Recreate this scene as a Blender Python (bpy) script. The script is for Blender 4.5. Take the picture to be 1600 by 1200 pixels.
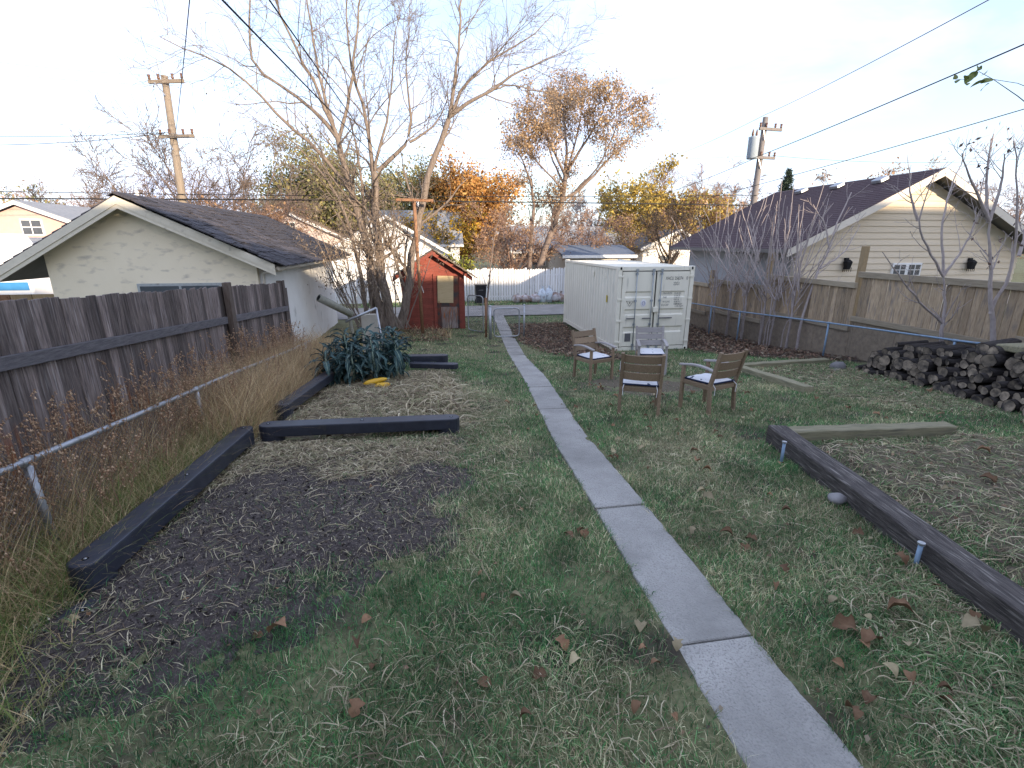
import bpy, bmesh, math, random
import numpy as np
from mathutils import Vector, Matrix

for o in list(bpy.data.objects):
    bpy.data.objects.remove(o)
S = bpy.context.scene
COL = S.collection
PI = math.pi
rad = math.radians
random.seed(7)

# ------------------------------------------------------------------ camera
CZ = 2.4                                   # eye height above the near lawn
FPX, PITCH, YAW = 760.0, math.atan(222 / 760.0), rad(9.11)
cam = bpy.data.cameras.new('camera')
cam.sensor_fit = 'HORIZONTAL'; cam.sensor_width = 36.0
cam.lens = 36.0 * FPX / 1600.0
cam.clip_start = 0.05; cam.clip_end = 3000
camo = bpy.data.objects.new('camera', cam); COL.objects.link(camo)
camo.location = (0, 0, CZ)
camo.rotation_euler = (PI / 2 - PITCH, 0, -YAW)
S.camera = camo

# ------------------------------------------------------------------ sky, sun, exposure
SUN_EL, SUN_AZ = rad(11.5), rad(30)        # azimuth: behind the camera, to the right
sun_dir = Vector((math.sin(SUN_AZ) * math.cos(SUN_EL), -math.cos(SUN_AZ) * math.cos(SUN_EL), math.sin(SUN_EL)))
W = bpy.data.worlds.new('World'); S.world = W; W.use_nodes = True
wn, wl = W.node_tree.nodes, W.node_tree.links
wn.clear()
wo = wn.new('ShaderNodeOutputWorld'); wb = wn.new('ShaderNodeBackground')
sky = wn.new('ShaderNodeTexSky'); sky.sky_type = 'NISHITA'; sky.sun_disc = False
sky.sun_elevation = SUN_EL; sky.sun_rotation = math.atan2(sun_dir.x, sun_dir.y)
sky.altitude = 600; sky.air_density = 1.0; sky.dust_density = 1.6; sky.ozone_density = 1.4
wtc = wn.new('ShaderNodeTexCoord')
wmap = wn.new('ShaderNodeMapping'); wmap.inputs['Scale'].default_value = (1.0, 1.6, 4.5)
wnoi = wn.new('ShaderNodeTexNoise'); wnoi.inputs['Scale'].default_value = 1.7
wnoi.inputs['Detail'].default_value = 6; wnoi.inputs['Roughness'].default_value = 0.55
wnoi.inputs['Distortion'].default_value = 0.5
wramp = wn.new('ShaderNodeMapRange'); wramp.inputs[1].default_value = 0.38; wramp.inputs[2].default_value = 0.64
wramp.inputs[3].default_value = 0.35; wramp.inputs[4].default_value = 0.97
wmix = wn.new('ShaderNodeMix'); wmix.data_type = 'RGBA'
SKY_STR = 0.12
wmix.inputs[7].default_value = (2.85, 3.1, 4.1, 1)     # thin veil of high cloud
wl.new(wtc.outputs['Generated'], wmap.inputs['Vector']); wl.new(wmap.outputs[0], wnoi.inputs['Vector'])
wl.new(wnoi.outputs[0], wramp.inputs[0]); wl.new(wramp.outputs[0], wmix.inputs[0])
wl.new(sky.outputs[0], wmix.inputs[6]); wl.new(wmix.outputs[2], wb.inputs['Color'])
wb.inputs['Strength'].default_value = SKY_STR
wl.new(wb.outputs[0], wo.inputs['Surface'])
sl = bpy.data.lights.new('sun', 'SUN'); sl.energy = 2.4; sl.angle = rad(0.53); sl.color = (1.0, 0.80, 0.58)
so = bpy.data.objects.new('sun', sl); COL.objects.link(so)
so.rotation_euler = sun_dir.to_track_quat('Z', 'Y').to_euler()
so.location = (20, -20, 30)
S.view_settings.view_transform = 'Standard'; S.view_settings.look = 'None'
S.view_settings.gamma = 1.0; S.view_settings.use_curve_mapping = False
S.view_settings.exposure = 1.88

# ------------------------------------------------------------------ helpers: places
_F = np.array([math.sin(YAW) * math.cos(PITCH), math.cos(YAW) * math.cos(PITCH), -math.sin(PITCH)])
_R = np.array([math.cos(YAW), -math.sin(YAW), 0.0]); _U = np.cross(_R, _F)
_C = np.array([0, 0, CZ])
def ray(px, py): return _F * FPX + _R * (px - 800) - _U * (py - 600)
def at(px, py, Y): d = ray(px, py); return d * (Y / d[1]) + _C
def atx(px, py, X): d = ray(px, py); return d * (X / d[0]) + _C
def atz(px, py, z): d = ray(px, py); return d * ((z - CZ) / d[2]) + _C
GY = [-40, 0, 2, 4, 6.5, 9, 11, 14, 17, 20, 60]
GZ = [.05, .03, .02, -.02, -.15, -.35, -.55, -.86, -.97, -1.0, -1.0]
_gy = np.linspace(-40, 60, 1001); _gz = np.interp(_gy, GY, GZ)
_k = np.ones(15) / 15; _gz = np.convolve(np.pad(_gz, 7, mode='edge'), _k, 'valid')
def G(y): return np.interp(y, _gy, _gz)
def g(x, y): return float(G(y))

_rt = np.random.RandomState(3).rand(256, 256)
def vnoise(x, y):
    xi = np.floor(x).astype(int); yi = np.floor(y).astype(int); fx = x - xi; fy = y - yi
    fx = fx * fx * (3 - 2 * fx); fy = fy * fy * (3 - 2 * fy)
    a = _rt[xi & 255, yi & 255]; b = _rt[(xi + 1) & 255, yi & 255]; c = _rt[xi & 255, (yi + 1) & 255]; d = _rt[(xi + 1) & 255, (yi + 1) & 255]
    return a * (1 - fx) * (1 - fy) + b * fx * (1 - fy) + c * (1 - fx) * fy + d * fx * fy
def fbm(x, y, o=4):
    s = 0; a = .5; x = np.asarray(x, float); y = np.asarray(y, float)
    for i in range(o):
        s = s + a * vnoise(x + 17.3 * i, y - 9.1 * i); x = x * 2.03; y = y * 2.03; a *= .5
    return s / (1 - .5 ** o)
def sdpoly(x, y, poly):                     # signed distance, negative inside
    x = np.asarray(x, float); y = np.asarray(y, float)
    d = np.full(x.shape, 1e9); ins = np.zeros(x.shape, bool); n = len(poly)
    for i in range(n):
        x0, y0 = poly[i]; x1, y1 = poly[(i + 1) % n]; ex, ey = x1 - x0, y1 - y0
        t = np.clip(((x - x0) * ex + (y - y0) * ey) / (ex * ex + ey * ey), 0, 1)
        d = np.minimum(d, np.hypot(x - x0 - t * ex, y - y0 - t * ey))
        c = ((y0 > y) != (y1 > y)) & (x < ex * (y - y0) / (ey if abs(ey) > 1e-9 else 1e-9) + x0)
        ins ^= c
    return np.where(ins, -d, d)

# ------------------------------------------------------------------ helpers: materials
MATS = {}
def new_mat(name):
    m = bpy.data.materials.new(name); m.use_nodes = True; MATS[name] = m
    n = m.node_tree.nodes; b = n['Principled BSDF']
    return m, n, m.node_tree.links, b
def rgb(c): return (c[0], c[1], c[2], 1)
def pm(name, c1, c2=None, scale=6.0, stretch=(1, 1, 1), rough=.8, bump=.0, rnd=.0, detail=6, metal=0.0,
       c3=None, s3=2.0, t3=(.55, .7), spec=.3, bscale=None, coat=0.0, attr=None, trans=0.0, coords='Object', st3=(1, 1, 1)):
    m, n, l, b = new_mat(name)
    b.inputs['Roughness'].default_value = rough; b.inputs['Metallic'].default_value = metal
    b.inputs['Specular IOR Level'].default_value = spec
    tc = n.new('ShaderNodeTexCoord'); oi = n.new('ShaderNodeObjectInfo')
    ad = n.new('ShaderNodeVectorMath'); ad.operation = 'MULTIPLY_ADD'
    cb = n.new('ShaderNodeCombineXYZ')
    for i in range(3): l.new(oi.outputs['Random'], cb.inputs[i])
    ad.inputs[1].default_value = (37, 53, 71); l.new(cb.outputs[0], ad.inputs[0]); l.new(tc.outputs[coords], ad.inputs[2])
    mp = n.new('ShaderNodeMapping'); mp.inputs['Scale'].default_value = stretch; l.new(ad.outputs[0], mp.inputs['Vector'])
    nz = n.new('ShaderNodeTexNoise'); nz.inputs['Scale'].default_value = scale; nz.inputs['Detail'].default_value = detail
    nz.inputs['Roughness'].default_value = .62
    l.new(mp.outputs[0], nz.inputs['Vector'])
    mr = n.new('ShaderNodeMapRange'); mr.inputs[1].default_value = .3; mr.inputs[2].default_value = .7; l.new(nz.outputs[0], mr.inputs[0])
    mx = n.new('ShaderNodeMix'); mx.data_type = 'RGBA'
    mx.inputs[6].default_value = rgb(c1); mx.inputs[7].default_value = rgb(c2 or c1)
    l.new(mr.outputs[0], mx.inputs[0]); out = mx.outputs[2]
    if attr:
        at_ = n.new('ShaderNodeAttribute'); at_.attribute_name = attr
        mm = n.new('ShaderNodeMix'); mm.data_type = 'RGBA'; mm.blend_type = 'MULTIPLY'; mm.inputs[0].default_value = 1
        l.new(out, mm.inputs[6]); l.new(at_.outputs['Color'], mm.inputs[7]); out = mm.outputs[2]
    if c3:
        mp3 = n.new('ShaderNodeMapping'); mp3.inputs['Scale'].default_value = st3; l.new(ad.outputs[0], mp3.inputs['Vector'])
        n3 = n.new('ShaderNodeTexNoise'); n3.inputs['Scale'].default_value = s3; n3.inputs['Detail'].default_value = 5
        l.new(mp3.outputs[0], n3.inputs['Vector'])
        r3 = n.new('ShaderNodeMapRange'); r3.inputs[1].default_value = t3[0]; r3.inputs[2].default_value = t3[1]; l.new(n3.outputs[0], r3.inputs[0])
        m3 = n.new('ShaderNodeMix'); m3.data_type = 'RGBA'; m3.inputs[7].default_value = rgb(c3)
        l.new(r3.outputs[0], m3.inputs[0]); l.new(out, m3.inputs[6]); out = m3.outputs[2]
    if rnd:
        hs = n.new('ShaderNodeHueSaturation'); rr = n.new('ShaderNodeMapRange')
        rr.inputs[3].default_value = 1 - rnd; rr.inputs[4].default_value = 1 + rnd
        l.new(oi.outputs['Random'], rr.inputs[0]); l.new(rr.outputs[0], hs.inputs['Value']); l.new(out, hs.inputs['Color']); out = hs.outputs[0]
    l.new(out, b.inputs['Base Color'])
    if bump:
        bp = n.new('ShaderNodeBump'); bp.inputs['Strength'].default_value = bump; bp.inputs['Distance'].default_value = .02
        if bscale:
            nb = n.new('ShaderNodeTexNoise'); nb.inputs['Scale'].default_value = bscale; nb.inputs['Detail'].default_value = 5
            l.new(mp.outputs[0], nb.inputs['Vector']); l.new(nb.outputs[0], bp.inputs['Height'])
        else: l.new(nz.outputs[0], bp.inputs['Height'])
        l.new(bp.outputs[0], b.inputs['Normal'])
    if trans:
        tr = n.new('ShaderNodeBsdfTranslucent'); l.new(out, tr.inputs['Color'])
        ms = n.new('ShaderNodeMixShader'); ms.inputs[0].default_value = trans
        l.new(b.outputs[0], ms.inputs[1]); l.new(tr.outputs[0], ms.inputs[2])
        l.new(ms.outputs[0], n['Material Output'].inputs['Surface'])
    return m

WHITE = (1, 1, 1)
M = dict(
    lawn=pm('lawn_thatch', (.075, .095, .042), (.21, .20, .11), 26, rough=.95, bump=.5, c3=(.05, .042, .032), s3=1.6, t3=(.54, .68), bscale=40),
    soil=pm('dark_soil', (.030, .025, .025), (.105, .086, .080), 24, rough=.95, bump=1.0, bscale=55, c3=(.22, .19, .16), s3=75, t3=(.60, .70)),
    mulch=pm('straw_soil', (.06, .048, .038), (.19, .16, .11), 30, rough=.95, bump=1.0, bscale=60, c3=(.16, .145, .10), s3=34, t3=(.58, .68)),
    litter=pm('leaf_litter_ground', (.035, .027, .022), (.09, .065, .045), 14, rough=.95, bump=.8),
    concrete=pm('concrete_slab', (.23, .225, .21), (.46, .447, .42), 1.3, rough=.9, bump=.9, bscale=70, c3=(.26, .253, .24), s3=75, t3=(.50, .68), rnd=.06),
    asphalt=pm('alley_gravel_asphalt', (.20, .19, .18), (.30, .29, .275), 2, rough=.95, bump=.4, bscale=60),
    curb_dirt=pm('dirt', (.10, .08, .055), (.17, .14, .10), 5, rough=.95),
    blades=pm('grass_blade', (1.12, 1.16, 1.1), (.85, .88, .85), 3, rough=.55, attr='Col', spec=.25, trans=.25),
    weeds=pm('dry_weed', (1.35, 1.35, 1.3), (1.1, 1.1, 1.05), 5, rough=.75, attr='Col', spec=.15, trans=.3),
    leaves=pm('tree_leaf', WHITE, (.85, .85, .85), 3, rough=.6, attr='Col', spec=.2, trans=.35),
    fleaf=pm('fallen_leaf', (.15, .08, .045), (.27, .165, .095), 14, rough=.7, rnd=.45, trans=.1, spec=.2),
    fleaf_pale=pm('fallen_leaf_pale', (.30, .25, .15), (.42, .35, .22), 14, rough=.7, rnd=.3, trans=.1, spec=.2),
    plastic=pm('black_recycled_plastic', (.018, .021, .032), (.034, .039, .056), 7, rough=.42, bump=.08, spec=.5, c3=(.06, .058, .055), s3=9, t3=(.60, .78)),
    creosote=pm('creosote_timber', (.026, .023, .023), (.11, .096, .088), 5, (1, 9, 9), rough=.8, bump=.7, c3=(.24, .22, .20), s3=7, t3=(.56, .72), st3=(.5, 8, 8)),
    treated=pm('treated_timber', (.17, .165, .10), (.29, .26, .175), 4, (1, 10, 10), rough=.85, bump=.5, c3=(.12, .115, .09), s3=5, t3=(.55, .75), st3=(.4, 6, 6), rnd=.12),
    fence_old=pm('old_dark_fence_board', (.05, .04, .04), (.23, .185, .165), 5, (9, 9, .8), rough=.85, bump=.6, rnd=.5, c3=(.28, .25, .24), s3=6, t3=(.54, .74), st3=(8, 8, .5)),
    fence_old_rail=pm('old_fence_rail', (.075, .07, .078), (.16, .15, .155), 6, (9, 1, 9), rough=.85, bump=.5, rnd=.1),
    fence_old_post=pm('old_fence_post', (.075, .055, .045), (.15, .12, .10), 6, (9, 9, 1), rough=.85, bump=.5),
    fence_new=pm('weathered_fence_board', (.29, .215, .14), (.45, .35, .24), 5, (8, 8, .7), rough=.85, bump=.5, rnd=.28, c3=(.19, .165, .145), s3=4, t3=(.52, .72), st3=(5, 5, .4)),
    fence_rail=pm('weathered_fence_rail', (.26, .215, .155), (.38, .325, .24), 5, (8, .8, 8), rough=.85, bump=.4, rnd=.15),
    fence_post=pm('cedar_fence_post', (.30, .22, .12), (.40, .30, .18), 6, (8, 8, .8), rough=.8, bump=.3, rnd=.15),
    kick=pm('muddy_kickboard', (.19, .15, .11), (.32, .26, .19), 8, (1, 1, 1), rough=.95, bump=.6, rnd=.15),
    galv=pm('galvanised_steel', (.34, .36, .38), (.46, .48, .51), 12, rough=.45, metal=.75, c3=(.2, .19, .18), s3=8, t3=(.62, .75)),
    galv_blue=pm('blue_painted_rail', (.18, .27, .38), (.26, .36, .48), 12, rough=.5, metal=.2, c3=(.25, .22, .2), s3=7, t3=(.62, .75)),
    wiremesh=pm('chain_link_wire', (.15, .155, .16), (.25, .25, .26), 12, rough=.6, metal=.5),
    cream=pm('container_cream_paint', (.72, .695, .59), (.78, .755, .65), 2.2, (1, 1, .5), rough=.5, spec=.4, c3=(.50, .49, .43), s3=5, t3=(.60, .78), st3=(3, 3, .35)),
    seal=pm('black_rubber_seal', (.012, .012, .014), (.02, .02, .022), 6, rough=.7),
    lockbar=pm('zinc_locking_bar', (.28, .32, .35), (.38, .41, .43), 8, rough=.5, metal=.4),
    print_=pm('black_stencil_paint', (.03, .03, .032), (.06, .06, .06), 30, rough=.7),
    blue_print=pm('blue_print', (.05, .07, .30), (.08, .10, .38), 20, rough=.6),
    sticker=pm('white_sticker', (.72, .72, .74), (.78, .78, .8), 10, rough=.5),
    greyplate=pm('grey_plate', (.10, .10, .11), (.14, .14, .15), 10, rough=.5),
    teak=pm('weathered_teak', (.19, .135, .085), (.29, .215, .145), 7, (10, 1.2, 10), rough=.65, bump=.25, rnd=.18),
    teak_grey=pm('silvered_teak', (.28, .26, .25), (.38, .36, .35), 7, (1.2, 10, 10), rough=.7, bump=.25, rnd=.1),
    cushion=pm('white_cushion_fabric', (.66, .67, .70), (.72, .73, .75), 6, rough=.9, c3=(.05, .07, .12), s3=11, t3=(.655, .675)),
    navy=pm('navy_piping', (.012, .018, .05), (.02, .03, .07), 6, rough=.85),
    stucco_cream=pm('cream_stucco', (.76, .68, .52), (.81, .73, .57), 1.6, rough=.95, bump=.25, bscale=60, c3=(.50, .45, .37), s3=3.2, t3=(.56, .76), st3=(1, 1, 2.2)),
    stucco_white=pm('white_stucco', (.74, .74, .72), (.82, .82, .80), 1.6, rough=.95, bump=.25, bscale=60, c3=(.42, .42, .40), s3=2.4, t3=(.60, .76), st3=(1, 1, .6)),
    trim_cream=pm('cream_trim_board', (.60, .56, .46), (.68, .63, .52), 4, (2, 2, 2), rough=.7, c3=(.40, .36, .30), s3=6, t3=(.62, .75)),
    shake=pm('old_cedar_shake', (.028, .027, .033), (.085, .078, .085), 5, (8, 1, 8), rough=.85, bump=.4, rnd=.45),
    shake_brown=pm('mossy_brown_shingle', (.10, .075, .055), (.19, .155, .12), 5, (6, 2, 6), rough=.9, bump=.4, rnd=.35, c3=(.10, .11, .06), s3=4, t3=(.6, .75)),
    shingle=pm('maroon_asphalt_shingle', (.060, .040, .047), (.10, .070, .076), 16, rough=.95, bump=.2, rnd=.1, bscale=90),
    siding=pm('beige_vinyl_siding', (.62, .53, .40), (.66, .57, .44), 1.2, rough=.6, rnd=.035),
    trim_beige=pm('beige_trim', (.62, .57, .49), (.68, .63, .55), 3, rough=.6),
    soffit=pm('dark_soffit', (.16, .15, .14), (.20, .19, .18), 3, rough=.8),
    wall_grey=pm('grey_wall', (.36, .37, .39), (.42, .43, .45), 3, rough=.8),
    white_paint=pm('white_paint', (.72, .72, .71), (.80, .80, .79), 4, rough=.6),
    white_old=pm('old_white_fence_paint', (.66, .67, .68), (.78, .78, .78), 4, (4, 4, .8), rough=.75, rnd=.10, c3=(.42, .42, .43), s3=5, t3=(.6, .74), st3=(5, 5, 1)),
    red=pm('faded_red_paint', (.19, .045, .032), (.27, .07, .048), 5, (1, 6, 6), rough=.7, bump=.2, rnd=.14, c3=(.14, .05, .04), s3=5, t3=(.6, .75)),
    red_dark=pm('worn_dark_red_door', (.10, .035, .025), (.17, .06, .04), 6, (6, 6, 1), rough=.8, c3=(.05, .045, .045), s3=3, t3=(.45, .6)),
    ply=pm('bare_plywood', (.42, .33, .19), (.52, .42, .26), 5, (1, 1, 8), rough=.8),
    rust=pm('rusty_steel', (.20, .10, .055), (.30, .17, .095), 9, rough=.8, bump=.2, c3=(.12, .05, .03), s3=10, t3=(.55, .7)),
    bark=pm('grey_brown_bark', (.12, .095, .08), (.26, .215, .18), 6, (3, 3, .8), rough=.9, bump=.7, spec=.15),
    bark_far=pm('far_bark', (.13, .10, .085), (.24, .19, .16), 4, (2, 2, 1), rough=.95, spec=.1),
    bark_dark=pm('dark_bark', (.05, .04, .035), (.11, .09, .075), 5, (2, 2, .7), rough=.95, bump=.3, spec=.1),
    bark_pale=pm('pale_sapling_bark', (.34, .29, .28), (.48, .42, .40), 8, (2, 2, 1), rough=.8, spec=.2),
    bark_red=pm('reddish_twig', (.20, .13, .10), (.31, .21, .165), 6, rough=.85, spec=.15),
    pole=pm('utility_pole_wood', (.19, .155, .12), (.28, .235, .185), 6, (5, 5, .4), rough=.9, bump=.3, c3=(.15, .12, .10), s3=3, t3=(.58, .75)),
    pole_grey=pm('grey_pole_wood', (.15, .135, .13), (.23, .21, .20), 6, (5, 5, .4), rough=.9, bump=.3),
    wire=pm('black_cable', (.014, .014, .016), (.02, .02, .022), 6, rough=.6),
    wire_grey=pm('grey_wire', (.16, .17, .19), (.2, .21, .23), 6, rough=.5),
    transf=pm('transformer_paint', (.30, .36, .42), (.36, .42, .47), 5, rough=.45),
    ceramic=pm('brown_insulator', (.12, .06, .04), (.16, .09, .06), 6, rough=.3),
    kale=pm('kale_leaf', (.015, .050, .054), (.044, .10, .098), 22, rough=.5, bump=.9, bscale=60, rnd=.35, spec=.45, trans=.08),
    kale_rib=pm('kale_midrib', (.20, .28, .21), (.27, .34, .26), 12, rough=.5),
    squash=pm('yellow_squash_skin', (.58, .32, .012), (.68, .42, .03), 6, rough=.4, spec=.5),
    bark_log=pm('dark_log_bark', (.014, .012, .012), (.055, .047, .043), 9, (1, 4, 4), rough=.9, bump=.9, rnd=.35),
    log_end=pm('weathered_log_end', (.05, .044, .04), (.34, .28, .21), 9, rough=.9, bump=.4, rnd=.45, c3=(.035, .032, .032), s3=5, t3=(.52, .68)),
    stone=pm('grey_stone', (.16, .155, .16), (.26, .25, .25), 6, rough=.9, bump=.4, rnd=.3),
    black_bin=pm('black_bin_plastic', (.014, .014, .017), (.022, .022, .026), 6, rough=.45),
    bag=pm('clear_bag_of_leaves', (.40, .39, .42), (.55, .53, .55), 9, rough=.35, rnd=.12, c3=(.24, .17, .14), s3=4, t3=(.42, .6)),
    bag_blue=pm('bluish_bag', (.46, .54, .62), (.60, .66, .72), 9, rough=.35, c3=(.30, .30, .32), s3=5, t3=(.5, .65)),
    peach=pm('peach_stucco', (.52, .36, .32), (.58, .41, .36), 4, rough=.9),
    pinkw=pm('pale_pink_siding', (.58, .48, .45), (.64, .54, .50), 3, rough=.8),
    roof_grey=pm('grey_asphalt_roof', (.22, .235, .25), (.30, .31, .325), 5, rough=.95, rnd=.06),
    roof_dark=pm('dark_grey_roof', (.13, .135, .14), (.20, .205, .21), 4, rough=.95),
    roof_blue=pm('blue_grey_roof', (.10, .13, .18), (.15, .18, .23), 5, rough=.9),
    roof_brown=pm('brown_roof', (.26, .19, .14), (.34, .26, .20), 5, rough=.95),
    beige=pm('beige_wall', (.50, .46, .39), (.56, .52, .45), 3, rough=.9),
    glass=pm('window_glass', (.05, .06, .07), (.09, .10, .115), 2, rough=.08, spec=.6),
    blue=pm('blue_trailer_paint', (.045, .20, .42), (.06, .24, .48), 3, rough=.35),
    concrete_dark=pm('concrete_block', (.36, .34, .29), (.44, .41, .35), 6, rough=.95, bump=.3),
    pipe=pm('mossy_clay_pipe', (.17, .17, .14), (.27, .27, .22), 8, rough=.8, bump=.3),
    dark_hole=pm('dark_hollow', (.006, .006, .006), (.01, .01, .01), 4, rough=1),
    green_twig_leaf=pm('yellow_green_leaf', (.10, .16, .04), (.24, .25, .07), 20, rough=.5, rnd=.25, trans=.3),
    conifer=pm('spruce_needles', (.020, .038, .026), (.045, .070, .045), 9, rough=.8),
    yellow_tag=pm('yellow_tag', (.45, .36, .03), (.5, .4, .05), 6, rough=.6),
)
def fence_old_stain():
    m = M['fence_old']; n = m.node_tree.nodes; l = m.node_tree.links; b = n['Principled BSDF']   # bare orange wood where the lower boards have worn
    src = b.inputs['Base Color'].links[0].from_socket
    tc = n.new('ShaderNodeTexCoord'); oi = n.new('ShaderNodeObjectInfo')
    sx = n.new('ShaderNodeSeparateXYZ'); l.new(tc.outputs['Object'], sx.inputs[0])
    nz = n.new('ShaderNodeTexNoise'); nz.inputs['Scale'].default_value = 3
    mp = n.new('ShaderNodeMapping'); mp.inputs['Scale'].default_value = (9, 9, .8)
    cb = n.new('ShaderNodeCombineXYZ'); l.new(oi.outputs['Random'], cb.inputs[2])
    va = n.new('ShaderNodeVectorMath'); va.operation = 'MULTIPLY_ADD'; va.inputs[1].default_value = (0, 0, 91)
    l.new(cb.outputs[0], va.inputs[0]); l.new(tc.outputs['Object'], va.inputs[2]); l.new(va.outputs[0], mp.inputs['Vector']); l.new(mp.outputs[0], nz.inputs['Vector'])
    def math_(op, a, bb):
        q = n.new('ShaderNodeMath'); q.operation = op
        for i, v in enumerate((a, bb)):
            if isinstance(v, (int, float)): q.inputs[i].default_value = v
            else: l.new(v, q.inputs[i])
        return q.outputs[0]
    band = n.new('ShaderNodeMapRange'); band.inputs[1].default_value = 1.05; band.inputs[2].default_value = .75; l.new(sx.outputs[2], band.inputs[0])
    low = n.new('ShaderNodeMapRange'); low.inputs[1].default_value = .25; low.inputs[2].default_value = .5; l.new(sx.outputs[2], low.inputs[0])
    pick = n.new('ShaderNodeMapRange'); pick.inputs[1].default_value = .50; pick.inputs[2].default_value = .62; l.new(nz.outputs[0], pick.inputs[0])
    fr = math_('FRACT', math_('MULTIPLY', oi.outputs['Random'], 13.0), 0)
    some = n.new('ShaderNodeMapRange'); some.inputs[1].default_value = .5; some.inputs[2].default_value = .75; l.new(fr, some.inputs[0])
    fac = math_('MULTIPLY', math_('MULTIPLY', band.outputs[0], low.outputs[0]), math_('MULTIPLY', pick.outputs[0], some.outputs[0]))
    mx = n.new('ShaderNodeMix'); mx.data_type = 'RGBA'; mx.inputs[7].default_value = (.30, .10, .035, 1)
    l.new(fac, mx.inputs[0]); l.new(src, mx.inputs[6]); l.new(mx.outputs[2], b.inputs['Base Color'])
fence_old_stain()

# ------------------------------------------------------------------ helpers: meshes and objects
class MB:
    def __init__(s): s.v = []; s.f = []; s.mi = []; s.cur = 0
    def add(s, vs, fs):
        k = len(s.v); s.v += [tuple(map(float, p)) for p in vs]
        s.f += [tuple(i + k for i in f) for f in fs]; s.mi += [s.cur] * len(fs); return s
    def box(s, c, d, rz=0, M4=None):
        x, y, z = d[0] / 2, d[1] / 2, d[2] / 2; ca, sa = math.cos(rz), math.sin(rz)
        vs = []
        for sz in (-z, z):
            for sx, sy in ((-x, -y), (x, -y), (x, y), (-x, y)):
                p = Vector((sx * ca - sy * sa, sx * sa + sy * ca, sz))
                if M4 is not None: p = M4 @ Vector((sx, sy, sz))
                vs.append((p.x + c[0], p.y + c[1], p.z + c[2]))
        return s.add(vs, [(3, 2, 1, 0), (4, 5, 6, 7), (0, 1, 5, 4), (1, 2, 6, 5), (2, 3, 7, 6), (3, 0, 4, 7)])
    def bar(s, a, b, w, h, up=(0, 0, 1)):                # box from a to b
        a, b = Vector(a), Vector(b); d = (b - a).normalized(); r = d.cross(Vector(up)).normalized(); u = r.cross(d)
        vs = [p + r * (w / 2 * i) + u * (h / 2 * j) for p in (a, b) for i, j in ((-1, -1), (1, -1), (1, 1), (-1, 1))]
        return s.add(vs, [(0, 1, 2, 3), (7, 6, 5, 4), (0, 4, 5, 1), (1, 5, 6, 2), (2, 6, 7, 3), (3, 7, 4, 0)])
    def tube(s, pts, rs, n=8, cap=True):
        pts = [Vector(p) for p in pts]
        if not hasattr(rs, '__len__'): rs = [rs] * len(pts)
        vs = []; ref = None
        for i, p in enumerate(pts):
            t = (pts[min(i + 1, len(pts) - 1)] - pts[max(i - 1, 0)]).normalized()
            if ref is None:
                ref = t.orthogonal().normalized()
            r = (ref - t * ref.dot(t)).normalized(); ref = r; u = t.cross(r)
            vs += [p + (r * math.cos(2 * PI * k / n) + u * math.sin(2 * PI * k / n)) * rs[i] for k in range(n)]
        fs = [(i * n + k, i * n + (k + 1) % n, (i + 1) * n + (k + 1) % n, (i + 1) * n + k) for i in range(len(pts) - 1) for k in range(n)]
        if cap: fs += [tuple(range(n - 1, -1, -1)), tuple((len(pts) - 1) * n + k for k in range(n))]
        return s.add(vs, fs)
    def prism(s, poly, fn, a, b):                         # poly of 2d points, fn(p, t)->3d
        n = len(poly); vs = [fn(p, a) for p in poly] + [fn(p, b) for p in poly]
        return s.add(vs, [tuple(range(n - 1, -1, -1)), tuple(range(n, 2 * n))] + [(i, (i + 1) % n, n + (i + 1) % n, n + i) for i in range(n)])
    def sphere(s, c, r, nu=10, nv=7, fn=None):
        vs = [(c[0], c[1], c[2] - r[2])]
        for j in range(1, nv):
            ph = -PI / 2 + PI * j / nv
            for i in range(nu):
                th = 2 * PI * i / nu
                q = (math.cos(ph) * math.cos(th), math.cos(ph) * math.sin(th), math.sin(ph))
                k = fn(q) if fn else 1
                vs.append((c[0] + r[0] * q[0] * k, c[1] + r[1] * q[1] * k, c[2] + r[2] * q[2] * (k if q[2] > 0 else 1)))
        vs.append((c[0], c[1], c[2] + r[2] * (fn((0, 0, 1)) if fn else 1)))
        fs = [(0, 1 + (i + 1) % nu, 1 + i) for i in range(nu)]
        for j in range(nv - 2):
            fs += [(1 + j * nu + i, 1 + j * nu + (i + 1) % nu, 1 + (j + 1) * nu + (i + 1) % nu, 1 + (j + 1) * nu + i) for i in range(nu)]
        t = len(vs) - 1; b0 = 1 + (nv - 2) * nu
        fs += [(b0 + i, b0 + (i + 1) % nu, t) for i in range(nu)]
        return s.add(vs, fs)
    def mesh(s, name, mats, bevel=0, smooth=False, seg=1, off=None):
        me = bpy.data.meshes.new(name)
        vs = s.v if off is None else [(p[0] - off[0], p[1] - off[1], p[2] - off[2]) for p in s.v]
        me.from_pydata(vs, [], s.f)
        mats = mats if isinstance(mats, (list, tuple)) else [mats]
        for m in mats: me.materials.append(M[m])
        if len(mats) > 1: me.polygons.foreach_set('material_index', s.mi)
        if bevel:
            bm = bmesh.new(); bm.from_mesh(me)
            es = [e for e in bm.edges if len(e.link_faces) == 2 and e.calc_face_angle(0) > .6]
            bmesh.ops.bevel(bm, geom=es, offset=bevel, segments=seg, affect='EDGES', profile=.6, clamp_overlap=True)
            bm.to_mesh(me); bm.free()
        if smooth:
            me.polygons.foreach_set('use_smooth', [True] * len(me.polygons))
        me.update(); return me
def loc_of(p):
    return (0, 0, 0) if p is None else (p.get('_o') or (0, 0, 0))
ORIG = {}
def link(o, parent=None):
    COL.objects.link(o)
    if parent is not None: o.parent = parent
    return o
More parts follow.
